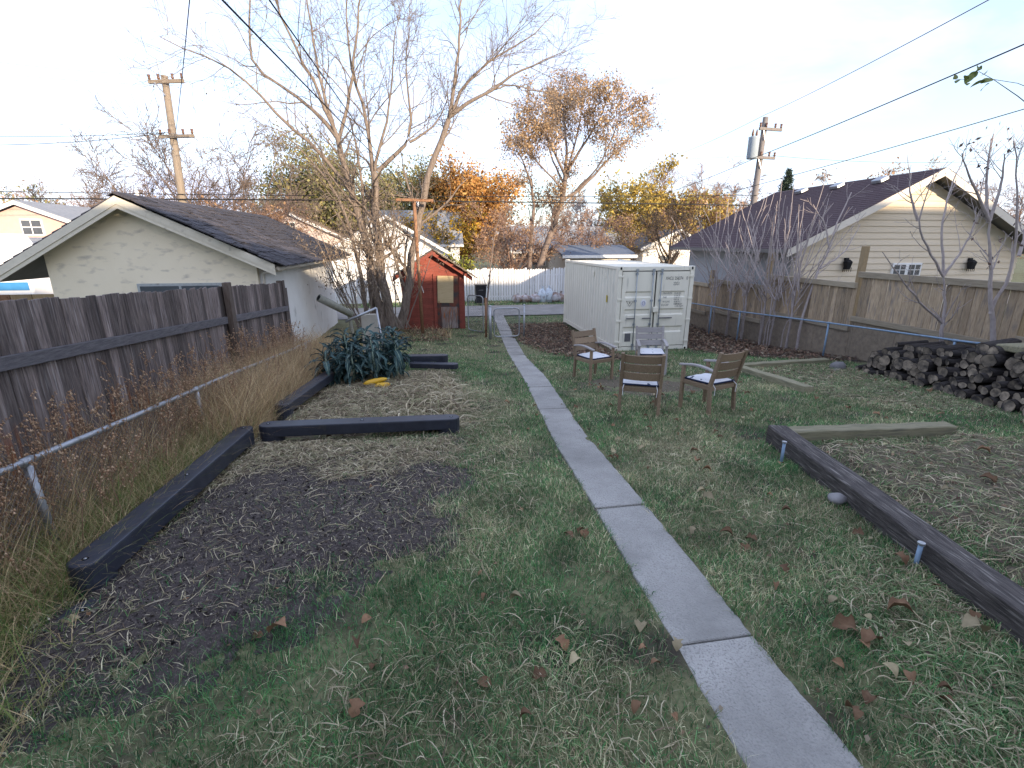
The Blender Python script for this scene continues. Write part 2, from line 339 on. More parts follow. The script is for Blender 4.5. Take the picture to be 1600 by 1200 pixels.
def ob(name, me, parent=None, loc=(0, 0, 0), rot=(0, 0, 0), scale=(1, 1, 1)):
    o = bpy.data.objects.new(name, me); o.location = loc; o.rotation_euler = rot; o.scale = scale
    return link(o, parent)
def tag(o, label=None, cat=None, group=None, kind=None):
    if label: o['label'] = label
    if cat: o['category'] = cat
    if group: o['group'] = group
    if kind: o['kind'] = kind
    return o
def thing(name, label, cat, loc=(0, 0, 0), rz=0, group=None):
    o = bpy.data.objects.new(name, None); o.empty_display_size = .1
    o.location = loc; o.rotation_euler = (0, 0, rz); COL.objects.link(o); ORIG[o] = tuple(loc)
    return tag(o, label, cat, group)
def part(name, mb, mats, parent, **kw):                  # mb in world coordinates, parent an unrotated thing or one of its parts
    off = ORIG.get(parent, (0, 0, 0)) if parent is not None else None
    o = ob(name, mb.mesh(name, mats, off=off, **kw), parent)
    if parent is not None: ORIG[o] = off
    return o
def lpart(name, mb, mats, parent, **kw): return ob(name, mb.mesh(name, mats, **kw), parent)
def single(name, mb, mats, label, cat, base=None, group=None, kind=None, **kw):
    o = ob(name, mb.mesh(name, mats, off=base, **kw)); o.location = base or (0, 0, 0)
    return tag(o, label, cat, group, kind)
def copy_tree(src, parent=None):
    c = src.copy(); COL.objects.link(c); c.parent = parent
    for ch in src.children: copy_tree(ch, c)
    return c
def np_mesh(name, v, f, mat, col=None, smooth=False, off=None):
    v = np.ascontiguousarray(v, np.float32); f = np.ascontiguousarray(f, np.int32)
    if off is not None: v = v - np.asarray(off, np.float32)
    me = bpy.data.meshes.new(name); k = f.shape[1]
    me.vertices.add(len(v)); me.vertices.foreach_set('co', v.ravel())
    me.loops.add(f.size); me.loops.foreach_set('vertex_index', f.ravel())
    me.polygons.add(len(f)); me.polygons.foreach_set('loop_start', np.arange(0, f.size, k, dtype=np.int32))
    me.polygons.foreach_set('loop_total', np.full(len(f), k, np.int32))
    if smooth: me.polygons.foreach_set('use_smooth', np.ones(len(f), bool))
    me.materials.append(M[mat])
    if col is not None:
        a = me.color_attributes.new('Col', 'FLOAT_COLOR', 'POINT')
        c = np.ones((len(v), 4), np.float32); c[:, :3] = col; a.data.foreach_set('color', c.ravel())
    me.update(calc_edges=True); return me
def nrm(a): return a / np.maximum(np.linalg.norm(a, axis=-1, keepdims=True), 1e-9)
def tubes_np(pl, rd, n):                                  # (N,P,3),(N,P)
    N, P, _ = pl.shape
    t = np.empty_like(pl); t[:, 1:-1] = pl[:, 2:] - pl[:, :-2]; t[:, 0] = pl[:, 1] - pl[:, 0]; t[:, -1] = pl[:, -1] - pl[:, -2]; t = nrm(t)
    ref = np.where(np.abs(t[..., 2:3]) < .9, np.array([0, 0, 1.0]), np.array([1.0, 0, 0]))
    r = nrm(np.cross(t, ref)); u = np.cross(t, r)
    a = np.arange(n) * 2 * PI / n
    v = pl[:, :, None] + rd[:, :, None, None] * (r[:, :, None] * np.cos(a)[None, None, :, None] + u[:, :, None] * np.sin(a)[None, None, :, None])
    k = np.arange(n); base = (np.arange(N)[:, None, None] * P + np.arange(P - 1)[None, :, None]) * n
    f = np.stack([base + k, base + (k + 1) % n, base + n + (k + 1) % n, base + n + k], -1).reshape(-1, 4)
    return v.reshape(-1, 3), f
def merge(parts):
    vs, fs, k = [], [], 0
    for v, f in parts: vs.append(v); fs.append(f + k); k += len(v)
    return np.concatenate(vs), np.concatenate(fs)
def resample(pts, n):
    pts = np.asarray(pts, float); d = np.r_[0, np.cumsum(np.linalg.norm(np.diff(pts, axis=0), axis=1))]
    t = np.linspace(0, d[-1], n)
    out = np.stack([np.interp(t, d, pts[:, i]) for i in range(pts.shape[1])], -1)
    if n > 6:
        for _ in range(2): out[1:-1] = (out[:-2] + 2 * out[1:-1] + out[2:]) / 4
    return out
def sprout(par, rd, k, length, ang, wob, up, npts, rng, tmin=.2, rr=.6, rmin=.005, taper=.75, tl=.55, flat=1.0):
    N, P, _ = par.shape
    idx = np.repeat(np.arange(N), k); n = len(idx); t = rng.uniform(tmin, 1, n)
    fi = t * (P - 1); i = np.minimum(fi.astype(int), P - 2); u = (fi - i)[:, None]
    p0 = par[idx, i] * (1 - u) + par[idx, i + 1] * u; tan = nrm(par[idx, i + 1] - par[idx, i])
    r0 = rd[idx, i] * (1 - u[:, 0]) + rd[idx, i + 1] * u[:, 0]
    pr = rng.normal(size=(n, 3)) * np.array([1, flat, 1]); pr -= tan * (pr * tan).sum(1, keepdims=True); pr = nrm(pr)
    a = rad(ang) * rng.uniform(.6, 1.35, n)[:, None]; d = np.cos(a) * tan + np.sin(a) * pr
    L = (length * rng.uniform(.5, 1.35, n) * (1.1 - tl * t))[:, None] / (npts - 1)
    out = np.empty((n, npts, 3)); out[:, 0] = p0; p = p0
    for j in range(1, npts):
        d = nrm(d + rng.normal(size=(n, 3)) * wob + np.array([0, 0, up])); p = p + d * L; out[:, j] = p
    s = np.linspace(0, 1, npts)
    ro = np.maximum((r0 * rr)[:, None] * (1 - taper * s), rmin)
    return out, ro
def leaf_quads(pos, size, rng, cols, droop=0.0, aspect=.6):
    n = len(pos); d = nrm(rng.normal(size=(n, 3)) + np.array([0, 0, -droop])); q = nrm(np.cross(d, rng.normal(size=(n, 3))))
    s = (size * rng.uniform(.6, 1.4, n))[:, None]
    v = np.stack([pos, pos + d * s * .5 + q * s * aspect / 2, pos + d * s, pos + d * s * .5 - q * s * aspect / 2], 1).reshape(-1, 3)
    f = np.arange(4 * n).reshape(-1, 4)
    c = np.repeat(cols, 4, axis=0); return v, f, c
def pick(cols, n, rng, var=.2):
    c = np.asarray(cols, float)[rng.randint(0, len(cols), n)]
    return c * rng.uniform(1 - var, 1 + var, (n, 1))

# ================================================================== THE SETTING
PATH_Y = [-2, .5, 2, 5.6, 7.3, 10.4, 13, 17, 23.2]
PATH_L = [1.33, 1.34, 1.37, 1.47, 1.61, 1.89, 2.09, 2.38, 2.80]
PATH_R = [1.95, 1.92, 1.89, 1.95, 2.09, 2.39, 2.55, 2.86, 3.30]
def path_sd(x, y): return np.maximum(np.interp(y, PATH_Y, PATH_L) - x, x - np.interp(y, PATH_Y, PATH_R))
SOIL_A = [(-2.45, 6.45), (.22, 6.05), (.28, 4.9), (.05, 3.5), (-.45, 3.25), (-.95, 3.0), (-1.5, 2.75), (-1.9, 2.35), (-2.6, 2.1), (-2.75, 3.2)]
SOIL_B = [(-2.3, 6.75), (.15, 6.35), (.35, 8.0), (.35, 11.2), (-2.05, 11.4)]
SOIL_C = [(4.42, 5.05), (6.6, 4.95), (8.4, 4.6), (8.6, 1.2), (6.6, .4), (3.75, .9)]
BED_2 = [(6.85, 10.0), (9.5, 10.3), (9.1, 7.2), (8.4, 5.6), (6.9, 6.2), (6.5, 7.3)]
LIT_R = [(7.9, 13.2), (9.2, 11.2), (9.9, 10.6), (10.7, 10.4), (10.7, 22), (8.1, 22)]
LIT_G = [(2.95, 16.5), (3.3, 14.6), (4.2, 12.6), (5.3, 12.0), (5.45, 20.5), (3.3, 20.5)]
def sd_pit(x, y): return np.hypot((x - 4.15) / 1.15, y - 8.75) - .85

def grid(xs, ys, zf, name, mat, label=None, cat=None, kind='structure', clip=None):
    X, Y = np.meshgrid(xs, ys); Z = zf(X, Y); nx, ny = len(xs), len(ys)
    i = np.arange(nx - 1)[None, :] + np.arange(ny - 1)[:, None] * nx
    f = np.stack([i, i + 1, i + nx + 1, i + nx], -1).reshape(-1, 4)
    v = np.stack([X, Y, Z], -1).reshape(-1, 3)
    if clip is not None:
        keep = clip(v[f].mean(1)); f = f[keep]
        used = np.unique(f); mp = np.zeros(len(v), int); mp[used] = np.arange(len(used)); v = v[used]; f = mp[f]
    o = ob(name, np_mesh(name, v, f, mat, smooth=True)); return tag(o, label, cat, None, kind)
def ground_z(X, Y):
    base = G(Y) + (fbm(X * 1.3, Y * 1.3) - .5) * .05 + (fbm(X * 6, Y * 6, 3) - .5) * .025
    ps = path_sd(X, Y); base = np.where((ps < .10) & (Y < 23.2), np.clip(base, G(Y) - .012, G(Y) + .012), base); base = np.where((ps < -.05) & (Y < 23.2), G(Y) - .05, base)
    far = np.clip((np.abs(Y - 25) - 3.2) / .6, 0, 1) ; base = np.where((Y > 21) & (far < 1), np.minimum(base, -1.03), base)
    base = base + .10 * np.exp(-(((X + .9) / 1.3) ** 2 + ((Y - 18.6) / 1.0) ** 2))
    return base
xs = np.r_[-400, -150, -60, -35, -22, -14, -9, np.arange(-6, 12.01, .11), 15, 20, 28, 45, 90, 200, 420]
ys = np.r_[-300, -100, -40, -15, -6, -2, np.arange(.3, 22.01, .11), 23, 24, 26, 28, 28.5, 30, 36, 50, 80, 150, 400, 900]
grid(xs, ys, ground_z, 'ground', 'lawn', 'rough autumn lawn sloping down from the house to the alley', 'ground')
def bed_z(poly, h, amp, edge=.6, freq=5.0):
    def fn(X, Y):
        sd = sdpoly(X, Y, poly) + (fbm(X * 2.1, Y * 2.1) - .5) * .75 + (fbm(X * 9, Y * 9, 3) - .5) * .3 - .08
        m = np.clip(-sd / edge, -1, 1); m = np.where(m > 0, m * m * (3 - 2 * m), m)
        return G(Y) + m * h * (.6 + .6 * fbm(X * 1.1 + 5, Y * 1.1)) + (fbm(X * freq, Y * freq, 5) - .5) * amp
    return fn
def bed(name, poly, mat, h, amp, step, label, cat, edge=.6):
    p = np.array(poly); x0, y0 = p.min(0) - .45; x1, y1 = p.max(0) + .45
    return grid(np.arange(x0, x1, step), np.arange(y0, y1, step), bed_z(poly, h, amp, edge), name, mat, label, cat,
                clip=lambda c: sdpoly(c[:, 0], c[:, 1], poly) < .4)
bed('soil_bed', SOIL_A, 'soil', .09, .055, .027, 'bare dark soil of the garden bed nearest on the left', 'soil')
bed('soil_bed', SOIL_B, 'mulch', .08, .06, .03, 'straw covered garden bed in front of the kale', 'soil')
bed('soil_bed', SOIL_C, 'mulch', .10, .06, .03, 'mulched garden bed behind the dark timber on the right', 'soil')
bed('soil_bed', BED_2, 'mulch', .015, .04, .04, 'thin grassy bed between the log pile and the grey timbers', 'soil')
pit = [(4.15 + 1.0 * math.cos(a), 8.75 + .85 * math.sin(a)) for a in np.linspace(0, 2 * PI, 20)[:-1]]
bed('bare_patch', pit, 'mulch', .012, .045, .03, 'bare earth patch between the four wooden chairs', 'soil')
bed('leaf_ground', LIT_R, 'litter', .05, .06, .06, 'leaf covered strip of earth along the right fence', 'soil')
bed('leaf_ground', LIT_G, 'litter', .04, .05, .05, 'leaf covered earth between the gate and the container', 'soil')

# path: a slab every 1.68 m
path = thing('garden_path', 'narrow concrete path running down the yard to the metal gate', 'path', (1.6, 2, 0)); tag(path, kind='structure')
rp = random.Random(2)
y = -2.0; joints = [-1.13, .55, 2.23, 3.9, 5.6, 7.3, 8.98, 10.66, 12.3, 13.98, 15.6, 17.2, 18.9, 20.6, 22.0, 23.2]
for a, b in zip(joints[:-1], joints[1:]):
    mb = MB(); gap = .008; n = 25; vs = []; fs = []
    dz = rp.uniform(-.008, .008); tilt = rp.uniform(-.01, .01)
    for lay in (0, 1):
        for i in range(n):
            yy = a + gap + (b - a - 2 * gap) * i / (n - 1)
            for s_, ww in ((0, PATH_L), (1, PATH_R)):
                xx = float(np.interp(yy, PATH_Y, ww)) + rp.uniform(-.007, .007)
                vs.append((xx, yy, g(0, yy) + dz + tilt * s_ + (.012 if lay else -.1)))
    m_ = 2 * n
    for i in range(n - 1):
        q = 2 * i; fs += [(m_ + q, m_ + q + 1, m_ + q + 3, m_ + q + 2), (q, m_ + q, m_ + q + 2, q + 2), (q + 1, q + 3, m_ + q + 3, m_ + q + 1)]
    fs += [(0, 1, m_ + 1, m_), (2 * n - 2, m_ + 2 * n - 2, m_ + 2 * n - 1, 2 * n - 1)]
    mb.add(vs, fs); part('slab', mb, 'concrete', path, bevel=.006)
grid(np.linspace(-70, 80, 60), np.array([23.1, 23.6, 24.5, 25.5, 26.6, 27.0]), lambda X, Y: -1.0 + .012 + (fbm(X, Y) - .5) * .02 + np.where((Y > 23.2) & (Y < 26.9), .02, 0), 'alley', 'asphalt', 'pale paved back alley beyond the gate', 'alley')

# ================================================================== HOUSES BEHIND THE CAMERA (they shade the yard)
def back_house(x0, x1, label, ridge=9.2):
    xc = (x0 + x1) / 2; t = thing('house', label, 'house', (xc, -14, 0))
    part('wall', MB().box((xc, -13.75, 2.1), (x1 - x0, 9, 4.4)), 'beige', t)
    part('roof', MB().prism([(-18.8, 4.0), (-13.8, ridge), (-8.8, 4.0), (-8.8, 4.2), (-13.8, ridge + .2), (-18.8, 4.2)], lambda p, s: (s, p[0], p[1]), x0 - .3, x1 + .3), 'roof_dark', t)
    for s in (x0 + .02, x1 - .02): part('gable', MB().add([(s, -18.2, 4.2), (s, -9.3, 4.2), (s, -13.8, ridge - .1)], [(0, 1, 2)]), 'beige', t)
    part('door', MB().box((1.6 if x0 < 1.6 < x1 else xc, -9.23, 1.0), (.95, .06, 2.1)), 'white_paint', t)
    for xx in (x0 + 2, x1 - 2):
        w = part('window', MB().box((xx, -9.23, 1.9), (1.3, .07, 1.1)), 'white_paint', t)
        part('pane', MB().box((xx, -9.18, 1.9), (1.15, .03, .95)), 'glass', w)
back_house(-2.6, 10.2, 'house at the top of the yard behind the viewer')
back_house(-16.5, -4.2, 'neighbouring house to the left behind the viewer')
back_house(11.6, 25, 'neighbouring house to the right behind the viewer', 8.7)
back_house(26.4, 40, 'second house to the right behind the viewer', 10.0)

# ================================================================== LEFT: FENCES
LF = -3.6
def lf_top(y): return 2.4 - .49 - (y - 4.75) * .058
t = thing('wood_fence', 'dark weathered board fence with grey rail along the left side', 'fence', (LF, 2, 0))
rf = random.Random(5); meshes = []
for k in range(6):
    mb = MB(); h = 2.0; w = .138
    n = 5; vs = []
    jag = [rf.uniform(-.012, .012) for _ in range(2)]
    mb.prism([(-w / 2, 0), (w / 2, 0), (w / 2, h + jag[0]), (-w / 2, h + jag[1])], lambda p, s: (s, p[0], p[1]), -.011, .011)
    meshes.append(mb.mesh('board', 'fence_old', bevel=.004))
yy = -.5
while yy < 12.75:
    z1 = lf_top(yy) + rf.uniform(-.008, .008); z0 = g(0, yy) - .15
    o = ob('board', rf.choice(meshes), t, (LF - .03 + rf.uniform(-.006, .006) - LF, yy - 2, z0), (rf.uniform(-.0015, .0015), rf.uniform(-.002, .002), rf.uniform(-.04, .04)), (1, rf.uniform(1.0, 1.04), (z1 - z0) / 2.0))
    yy += .134
for (a, b) in ((-.4, 9.15), (9.4, 12.85)):
    za, zb = (2.4 - .98 - (q - 4.6) * .073 for q in (a, b))
    part('rail', MB().bar((LF + .02, a, za), (LF + .02, b, zb), .045, .12), 'fence_old_rail', t, bevel=.005)
py_ = 9.28
part('post', MB().box((LF + .06, py_, .55), (.10, .16, 2.35)), 'fence_old_post', t, bevel=.008)
for q in (12.83, 12.97): part('board', MB().box((LF - .01, q, .45 - (q - 12.83) * 1.4), (.03, .15, 2.1)), 'fence_old', t, bevel=.004)
part('post', MB().box((LF - .08, 12.75, .45), (.1, .1, 2.1)), 'fence_old_post', t, bevel=.008)

def chain_link(name, label, pts, h, rails_mat, post_ys, X, mesh_from=0, ya=0, yb=1, cell=.055, wire=.0016, rr=.021, lean=0.0):
    t = thing(name, label, 'fence', (X, ya, g(X, ya)))
    part('rail', MB().tube([(X, p[0], p[1]) for p in pts], rr, 10), rails_mat, t, smooth=True)
    zf = lambda y: float(np.interp(y, [p[0] for p in pts], [p[1] for p in pts]))
    for q in post_ys:
        o = part('post', MB().tube([(X, q + lean, g(X, q) - .1), (X, q, zf(q) - .03)], rr * 1.15, 10), rails_mat, t, smooth=True)
        part('post_cap', MB().tube([(X, q - .05, zf(q) - .002 + .05 * .07), (X, q + .05, zf(q) - .002 - .05 * .07)], rr * 1.35, 10), rails_mat, t, smooth=True)
    n = int((yb - ya + h) / cell); P = []
    for sgn in (1, -1):
        s0 = np.arange(n) * cell + ya - (h if sgn > 0 else 0)
        a = np.stack([s0, np.zeros(n)], 1); b = np.stack([s0 + sgn * h, np.full(n, h)], 1)
        if sgn < 0: a[:, 0] += 0
        k = np.linspace(0, 1, 4)[None, :, None]; L = a[:, None] * (1 - k) + b[:, None] * k
        P.append(L)
    P = np.concatenate(P); yy = np.clip(P[..., 0], ya, yb); frac = P[..., 1] / h
    zt = np.interp(yy, [p[0] for p in pts], [p[1] for p in pts]); zb = G(yy) - .02
    V3 = np.stack([np.full_like(yy, X + .012), yy, zb + (zt - zb) * frac], -1)
    v, f = tubes_np(V3, np.full(V3.shape[:2], wire), 3)
    o = ob('wire_mesh', np_mesh('wire_mesh', v, f, 'wiremesh', off=(X, ya, g(X, ya))), t); o['kind'] = 'stuff'
    return t
chain_link('chain_link_fence', 'grey chain link fence rail among weeds along the left fence', [(.3, 1.02), (3.68, .83), (5.13, .69), (7.76, .47), (8.81, .36), (11.2, .13), (12.6, .03)], .85, 'galv', [1.2, 3.9, 6.6, 9.3, 12.1], -3.09, ya=.3, yb=12.6, rr=.027, lean=.05)
chain_link('chain_link_fence', 'blue grey chain link fence rail along the right fence', [(3.0, .72), (6.85, .60), (7.9, .53), (11.3, .36), (15.07, .14), (16.8, .10), (20.2, -.02)], .9, 'galv_blue', [5.0, 8.0, 11.2, 15.0, 16.75, 19.9], 10.2, ya=3, yb=20.2, rr=.021)

# ---------------------------------------------------------------- right board fence
RF = 10.71
t = thing('wood_fence', 'tan weathered board fence stepping down along the right side', 'fence', (RF, 3, 0))
rf = random.Random(9); meshes = []
for k in range(5):
    mb = MB(); mb.prism([(-.0715, 0), (.0715, 0), (.0715, 2.0), (-.0715, 2.0)], lambda p, s: (s, p[0], p[1]), -.01, .01); meshes.append(mb.mesh('board', 'fence_new', bevel=.004))
secs = [(2.9, 7.35, 1.80), (7.35, 11.05, 1.64), (11.05, 14.55, 1.36), (14.55, 17.9, 1.0), (17.9, 21.3, .80)]
for si, (a, b, zt) in enumerate(secs):
    yy = a + .08
    lowz = zt - 1.16
    while yy < b - .03:
        o = ob('board', rf.choice(meshes), t, (rf.uniform(-.004, .004), yy - 3, lowz - .04), (rf.uniform(-.01, .01), 0, rf.uniform(-.03, .03)), (1, rf.uniform(.98, 1.03), (1.12 + rf.uniform(-.01, .01)) / 2))
        yy += .15
    part('cap_rail', MB().box((RF - .03, (a + b) / 2, zt - .03), (.10, b - a - .03, .14)), 'fence_rail', t, bevel=.006)
    part('bottom_rail', MB().box((RF - .04, (a + b) / 2, lowz + .02), (.05, b - a - .03, .13)), 'fence_rail', t, bevel=.006)
    kz = g(0, (a + b) / 2) - .35
    yk = a
    while yk < b - .1:
        ye = min(yk + 1.2, b)
        part('kickboard', MB().box((RF + .012, (yk + ye) / 2, (lowz - .05 + kz) / 2), (.02, ye - yk - .012, lowz - .05 - kz)), 'kick', t)
        yk = ye
for yq, zq in ((7.35, 1.95), (11.12, 2.3), (14.6, 2.08), (17.9, 1.35), (21.25, 1.2), (3.0, 1.9)):
    part('post', MB().box((RF + .075, yq, (zq - 1.2) / 2), (.13, .14, zq + 1.2)), 'fence_post', t, bevel=.008)

# ================================================================== LEFT GARAGE
GX0, GX1, GYF, GYB = -8.72, -4.22, 13.0, 22.4
ridge = (-6.80, 3.40); eaveR = (-3.68, 1.92); eaveL = (-9.85, 1.62)
t = thing('garage', 'cream stucco garage with dark shake roof behind the left fence', 'garage', (-6.5, 13, -.9))
def roof_z(x): return ridge[1] - .12 - (abs(x - ridge[0])) * ((ridge[1] - eaveR[1]) / (eaveR[0] - ridge[0]))
mb = MB(); zb = -1.2
mb.prism([(GX0, zb), (GX1, zb), (GX1, roof_z(GX1)), (ridge[0], roof_z(ridge[0])), (GX0, roof_z(GX0))], lambda p, s: (p[0], s, p[1]), GYF, GYF + .12)
part('front_wall', mb, 'stucco_cream', t)
part('side_wall', MB().box((GX1 - .06, (GYF + .12 + GYB) / 2, (roof_z(GX1) + zb) / 2), (.12, GYB - GYF - .12, roof_z(GX1) - zb)), 'stucco_white', t)
part('side_wall', MB().box((GX0 + .06, (GYF + .12 + GYB) / 2, (roof_z(GX0) + zb) / 2), (.12, GYB - GYF - .12, roof_z(GX0) - zb)), 'stucco_white', t)
rfp = part('roof', MB().prism([(eaveL[0], eaveL[1] - .05), (ridge[0], ridge[1] - .05), (eaveR[0], eaveR[1] - .05), (eaveR[0], eaveR[1] - .11), (ridge[0], ridge[1] - .11), (eaveL[0], eaveL[1] - .11)], lambda p, s: (p[0], s, p[1]), GYF - .36, GYB + .3), 'soffit', t)
for (A, B) in ((eaveL, ridge), (ridge, eaveR)):
    for dy, dz, hh in ((-.385, .0, .17), (-.365, -.13, .13)):
        part('barge_board', MB().prism([(A[0], A[1] - .03 + dz), (B[0], B[1] - .03 + dz), (B[0], B[1] - .03 - hh + dz), (A[0], A[1] - .03 - hh + dz)], lambda p, s: (p[0], s, p[1]), GYF + dy - .02, GYF + dy + .004), 'trim_cream', t)
# the shakes
rs = random.Random(4); sh = []
def shakes(parent, A, B, y0, y1, mat, expo, wmin, wmax, n_ind, name='shake', thick=.026, sortkey=None):
    L = math.hypot(B[0] - A[0], B[1] - A[1]); ux, uz = (B[0] - A[0]) / L, (B[1] - A[1]) / L; nx, nz = (uz, -ux) if (-ux) > 0 else (-uz, ux)
    rows = int(L / expo) + 1; ang = -math.atan2(uz, ux); lst = []
    for r in range(rows):
        s = r * expo; yy = y0 - rs.uniform(0, wmax)
        while yy < y1:
            w = rs.uniform(wmin, wmax); lst.append((s, yy + w / 2, w)); yy += w + .008
    lst.sort(key=lambda q: q[1])
    me = MB().box((expo * .72, 0, 0), (expo * 1.5, 1, thick)).mesh(name, mat)
    big = MB(); org = ORIG[parent]
    for i, (s, yc, w) in enumerate(lst):
        lift = .028 + rs.uniform(0, .02); tiltx = rs.uniform(-.012, .012)
        p = (A[0] + ux * (s - .0) + nx * lift, yc, A[1] + uz * (s - .0) + nz * lift)
        rot = (tiltx, ang - .035 + rs.uniform(-.03, .02), 0)
        j = rs.uniform(-.03, .03)
        p = (p[0] + ux * j, p[1], p[2] + uz * j)
        if i < n_ind:
            ob(name, me, parent, (p[0] - org[0], p[1] - org[1], p[2] - org[2]), rot, (1, w, 1))
        else:
            M4 = Matrix.Rotation(rot[1], 3, 'Y')
            c = M4 @ Vector((expo * .72, 0, 0))
            big.box((p[0] + c.x, p[1], p[2] + c.z), (expo * 1.5, w, thick), M4=M4)
    if big.v:
        o = part(name + '_course', big, mat, parent); o['kind'] = 'stuff'
# rows run from eave up so that upper rows overlap lower ones
def slope(parent, ridge, eave, *a, **k): shakes(parent, ridge, eave, *a, **k)
slope(rfp, ridge, eaveR, GYF - .38, GYB + .3, 'shake', .24, .13, .30, 290)
big = MB()
ux = ridge[0] - eaveL[0]
for r in range(14):
    f0, f1 = r / 14, (r + 1.4) / 14
    a0 = (ridge[0] + (eaveL[0] - ridge[0]) * f0, ridge[1] + (eaveL[1] - ridge[1]) * f0); a1 = (ridge[0] + (eaveL[0] - ridge[0]) * min(f1, 1.02), ridge[1] + (eaveL[1] - ridge[1]) * min(f1, 1.02))
    big.prism([(a0[0], a0[1] - .01), (a1[0], a1[1] + .02), (a1[0], a1[1]), (a0[0], a0[1] - .03)], lambda p, s: (p[0], s, p[1]), GYF - .38, GYB + .3)
o = part('shake_course', big, 'shake', rfp); o['kind'] = 'stuff'
part('ridge_cap', MB().prism([(ridge[0] - .16, ridge[1] - .03), (ridge[0], ridge[1] + .06), (ridge[0] + .16, ridge[1] - .03), (ridge[0], ridge[1] + .03)], lambda p, s: (p[0], s, p[1]), GYF - .39, GYB + .3), 'shake', rfp)
wx0, wx1 = -6.9, -5.05
wn_ = part('window', MB().box(((wx0 + wx1) / 2, GYF - .03, 1.08), (wx1 - wx0, .07, .74)), 'galv', t)
for a, b in ((wx0 + .06, -6.0), (-5.94, wx1 - .06)): part('pane', MB().box(((a + b) / 2, GYF - .06, 1.08), (b - a, .03, .62)), 'glass', wn_)
part('gutter', MB().tube([(eaveR[0] + .03, GYF - .3, eaveR[1] - .14), (eaveR[0] + .03, GYB, eaveR[1] - .16)], .055, 8), 'trim_beige', t, smooth=True)
part('downpipe', MB().tube([(eaveR[0] + .0, GYF + .1, eaveR[1] - .18), (GX1 + .1, GYF + .12, eaveR[1] - .26), (GX1 + .08, GYF + .16, 1.2), (GX1 + .08, GYF + .16, -.7)], .04, 8), 'trim_beige', t, smooth=True)

# ---------------------------------------------------------------- things against that garage
a = np.array(at(498, 465, 13.9)); b = np.array(at(545, 489, 14.4))
mb = MB(); mb.tube([tuple(a), tuple(a + (b - a) * .5), tuple(b + (b - a) * .1)], [.11, .105, .1], 12)
t = thing('drain_pipe', 'mossy grey pipe sticking up at an angle before the white garage wall', 'pipe', tuple(b))
part('pipe', mb, 'pipe', t, smooth=True)
d = (a - b) / np.linalg.norm(a - b)
part('pipe_mouth', MB().tube([tuple(a - d * .01), tuple(a + d * .004)], [.075, .075], 12), 'dark_hole', t)
part('support_leg', MB().tube([tuple(b), (b[0] + .1, b[1] + .1, g(0, b[1]) - .1)], .05, 8), 'pipe', t)
c = at(578, 508, 12.6)
single('concrete_block', MB().box((c[0], c[1], (c[2] + .32 + g(0, 12.6)) / 2 - .02), (.40, .08, c[2] + .28 - g(0, 12.6)), .1), 'concrete_dark', 'pale upright slab standing behind the kale', 'slab', (c[0], c[1], g(0, 12.6)), bevel=.012)
t = thing('broken_rail', 'tilted loose metal fence rail above the kale', 'rail', (c[0], 12.5, g(0, 12.5)))
a, b = at(540, 503, 12.4), at(588, 481, 12.4)
part('tube', MB().tube([tuple(a), tuple(b)], .028, 8), 'galv', t, smooth=True)
part('post', MB().tube([tuple(b), (b[0] + .15, b[1], g(0, 12.4) - .1)], .024, 8), 'galv', t, smooth=True)

# ================================================================== RED SHED
SX, SY, SW = 0.02, 19.7, 1.22
t = thing('shed', 'small faded red garden shed with plywood patched door', 'shed', (SX, SY, -1.0))
pk = 2.02; ev = 1.22
part('wall', MB().prism([(SX - SW, -1.1), (SX + SW, -1.1), (SX + SW, ev), (SX, pk - .06), (SX - SW, ev)], lambda p, s: (p[0], s, p[1]), SY + .03, SY + 2.2), 'red', t)
def sw(z): return SW if z < ev else SW * max(.02, (pk - .06 - z) / (pk - .06 - ev))
z = -1.02
while z < pk - .2:
    h = .125
    xl, xr = SX - sw(z + h), SX + sw(z + h)
    if z < 1.18: xr = SX + .0
    if xr - xl > .1:
        mb = MB(); mb.prism([(0, 0), (-.022, 0), (-.006, h), (0, h)], lambda p, s: (s, SY + .03 + p[0], z + p[1]), xl, xr)
        part('clapboard', mb, 'red', t)
    z += h + .004
fr = part('door_frame', MB().box((SX + .06, SY - .005, .1), (.12, .06, 2.2)).box((SX + .6, SY - .005, 1.16), (.96, .06, .09)), 'red', t)
dr = part('door', MB().box((SX + .56, SY + .0, .06), (.86, .05, 2.08)), 'red_dark', t)
part('plywood_patch', MB().box((SX + .47, SY - .036, .60), (.62, .02, 1.05), 0, Matrix.Rotation(.03, 3, 'Y')), 'ply', dr)
part('kick_panel', MB().box((SX + .60, SY - .034, -.52), (.64, .018, .86)), 'fence_old', dr)
part('handle', MB().box((SX + .2, SY - .05, .1), (.03, .05, .12)), 'rust', dr)
part('corner_board', MB().box((SX + 1.11, SY - .01, .1), (.22, .06, 2.25)), 'red', t)
part('paint_scrape', MB().box((SX - .42, SY - .002, .62), (.03, .012, .3), 0, Matrix.Rotation(-.25, 3, 'Y')), 'white_paint', t)
OX = SW + .30; oz = ev - .30 * (pk - ev) / SW
rfp = part('roof', MB().prism([(SX - OX, oz), (SX, pk), (SX + OX, oz), (SX + OX, oz + .07), (SX, pk + .07), (SX - OX, oz + .07)], lambda p, s: (p[0], s, p[1]), SY - .28, SY + 2.4), 'red', t)
for s in (-1, 1):
    part('barge_board', MB().prism([(SX, pk + .05), (SX + s * OX, oz + .05), (SX + s * OX, oz - .09), (SX, pk - .09)], lambda p, q: (p[0], q, p[1]), SY - .31, SY - .285), 'red', t)
slope(rfp, (SX, pk + .06), (SX + OX + .03, oz + .06), SY - .33, SY + 2.45, 'shake_brown', .21, .13, .26, 60, name='shingle')
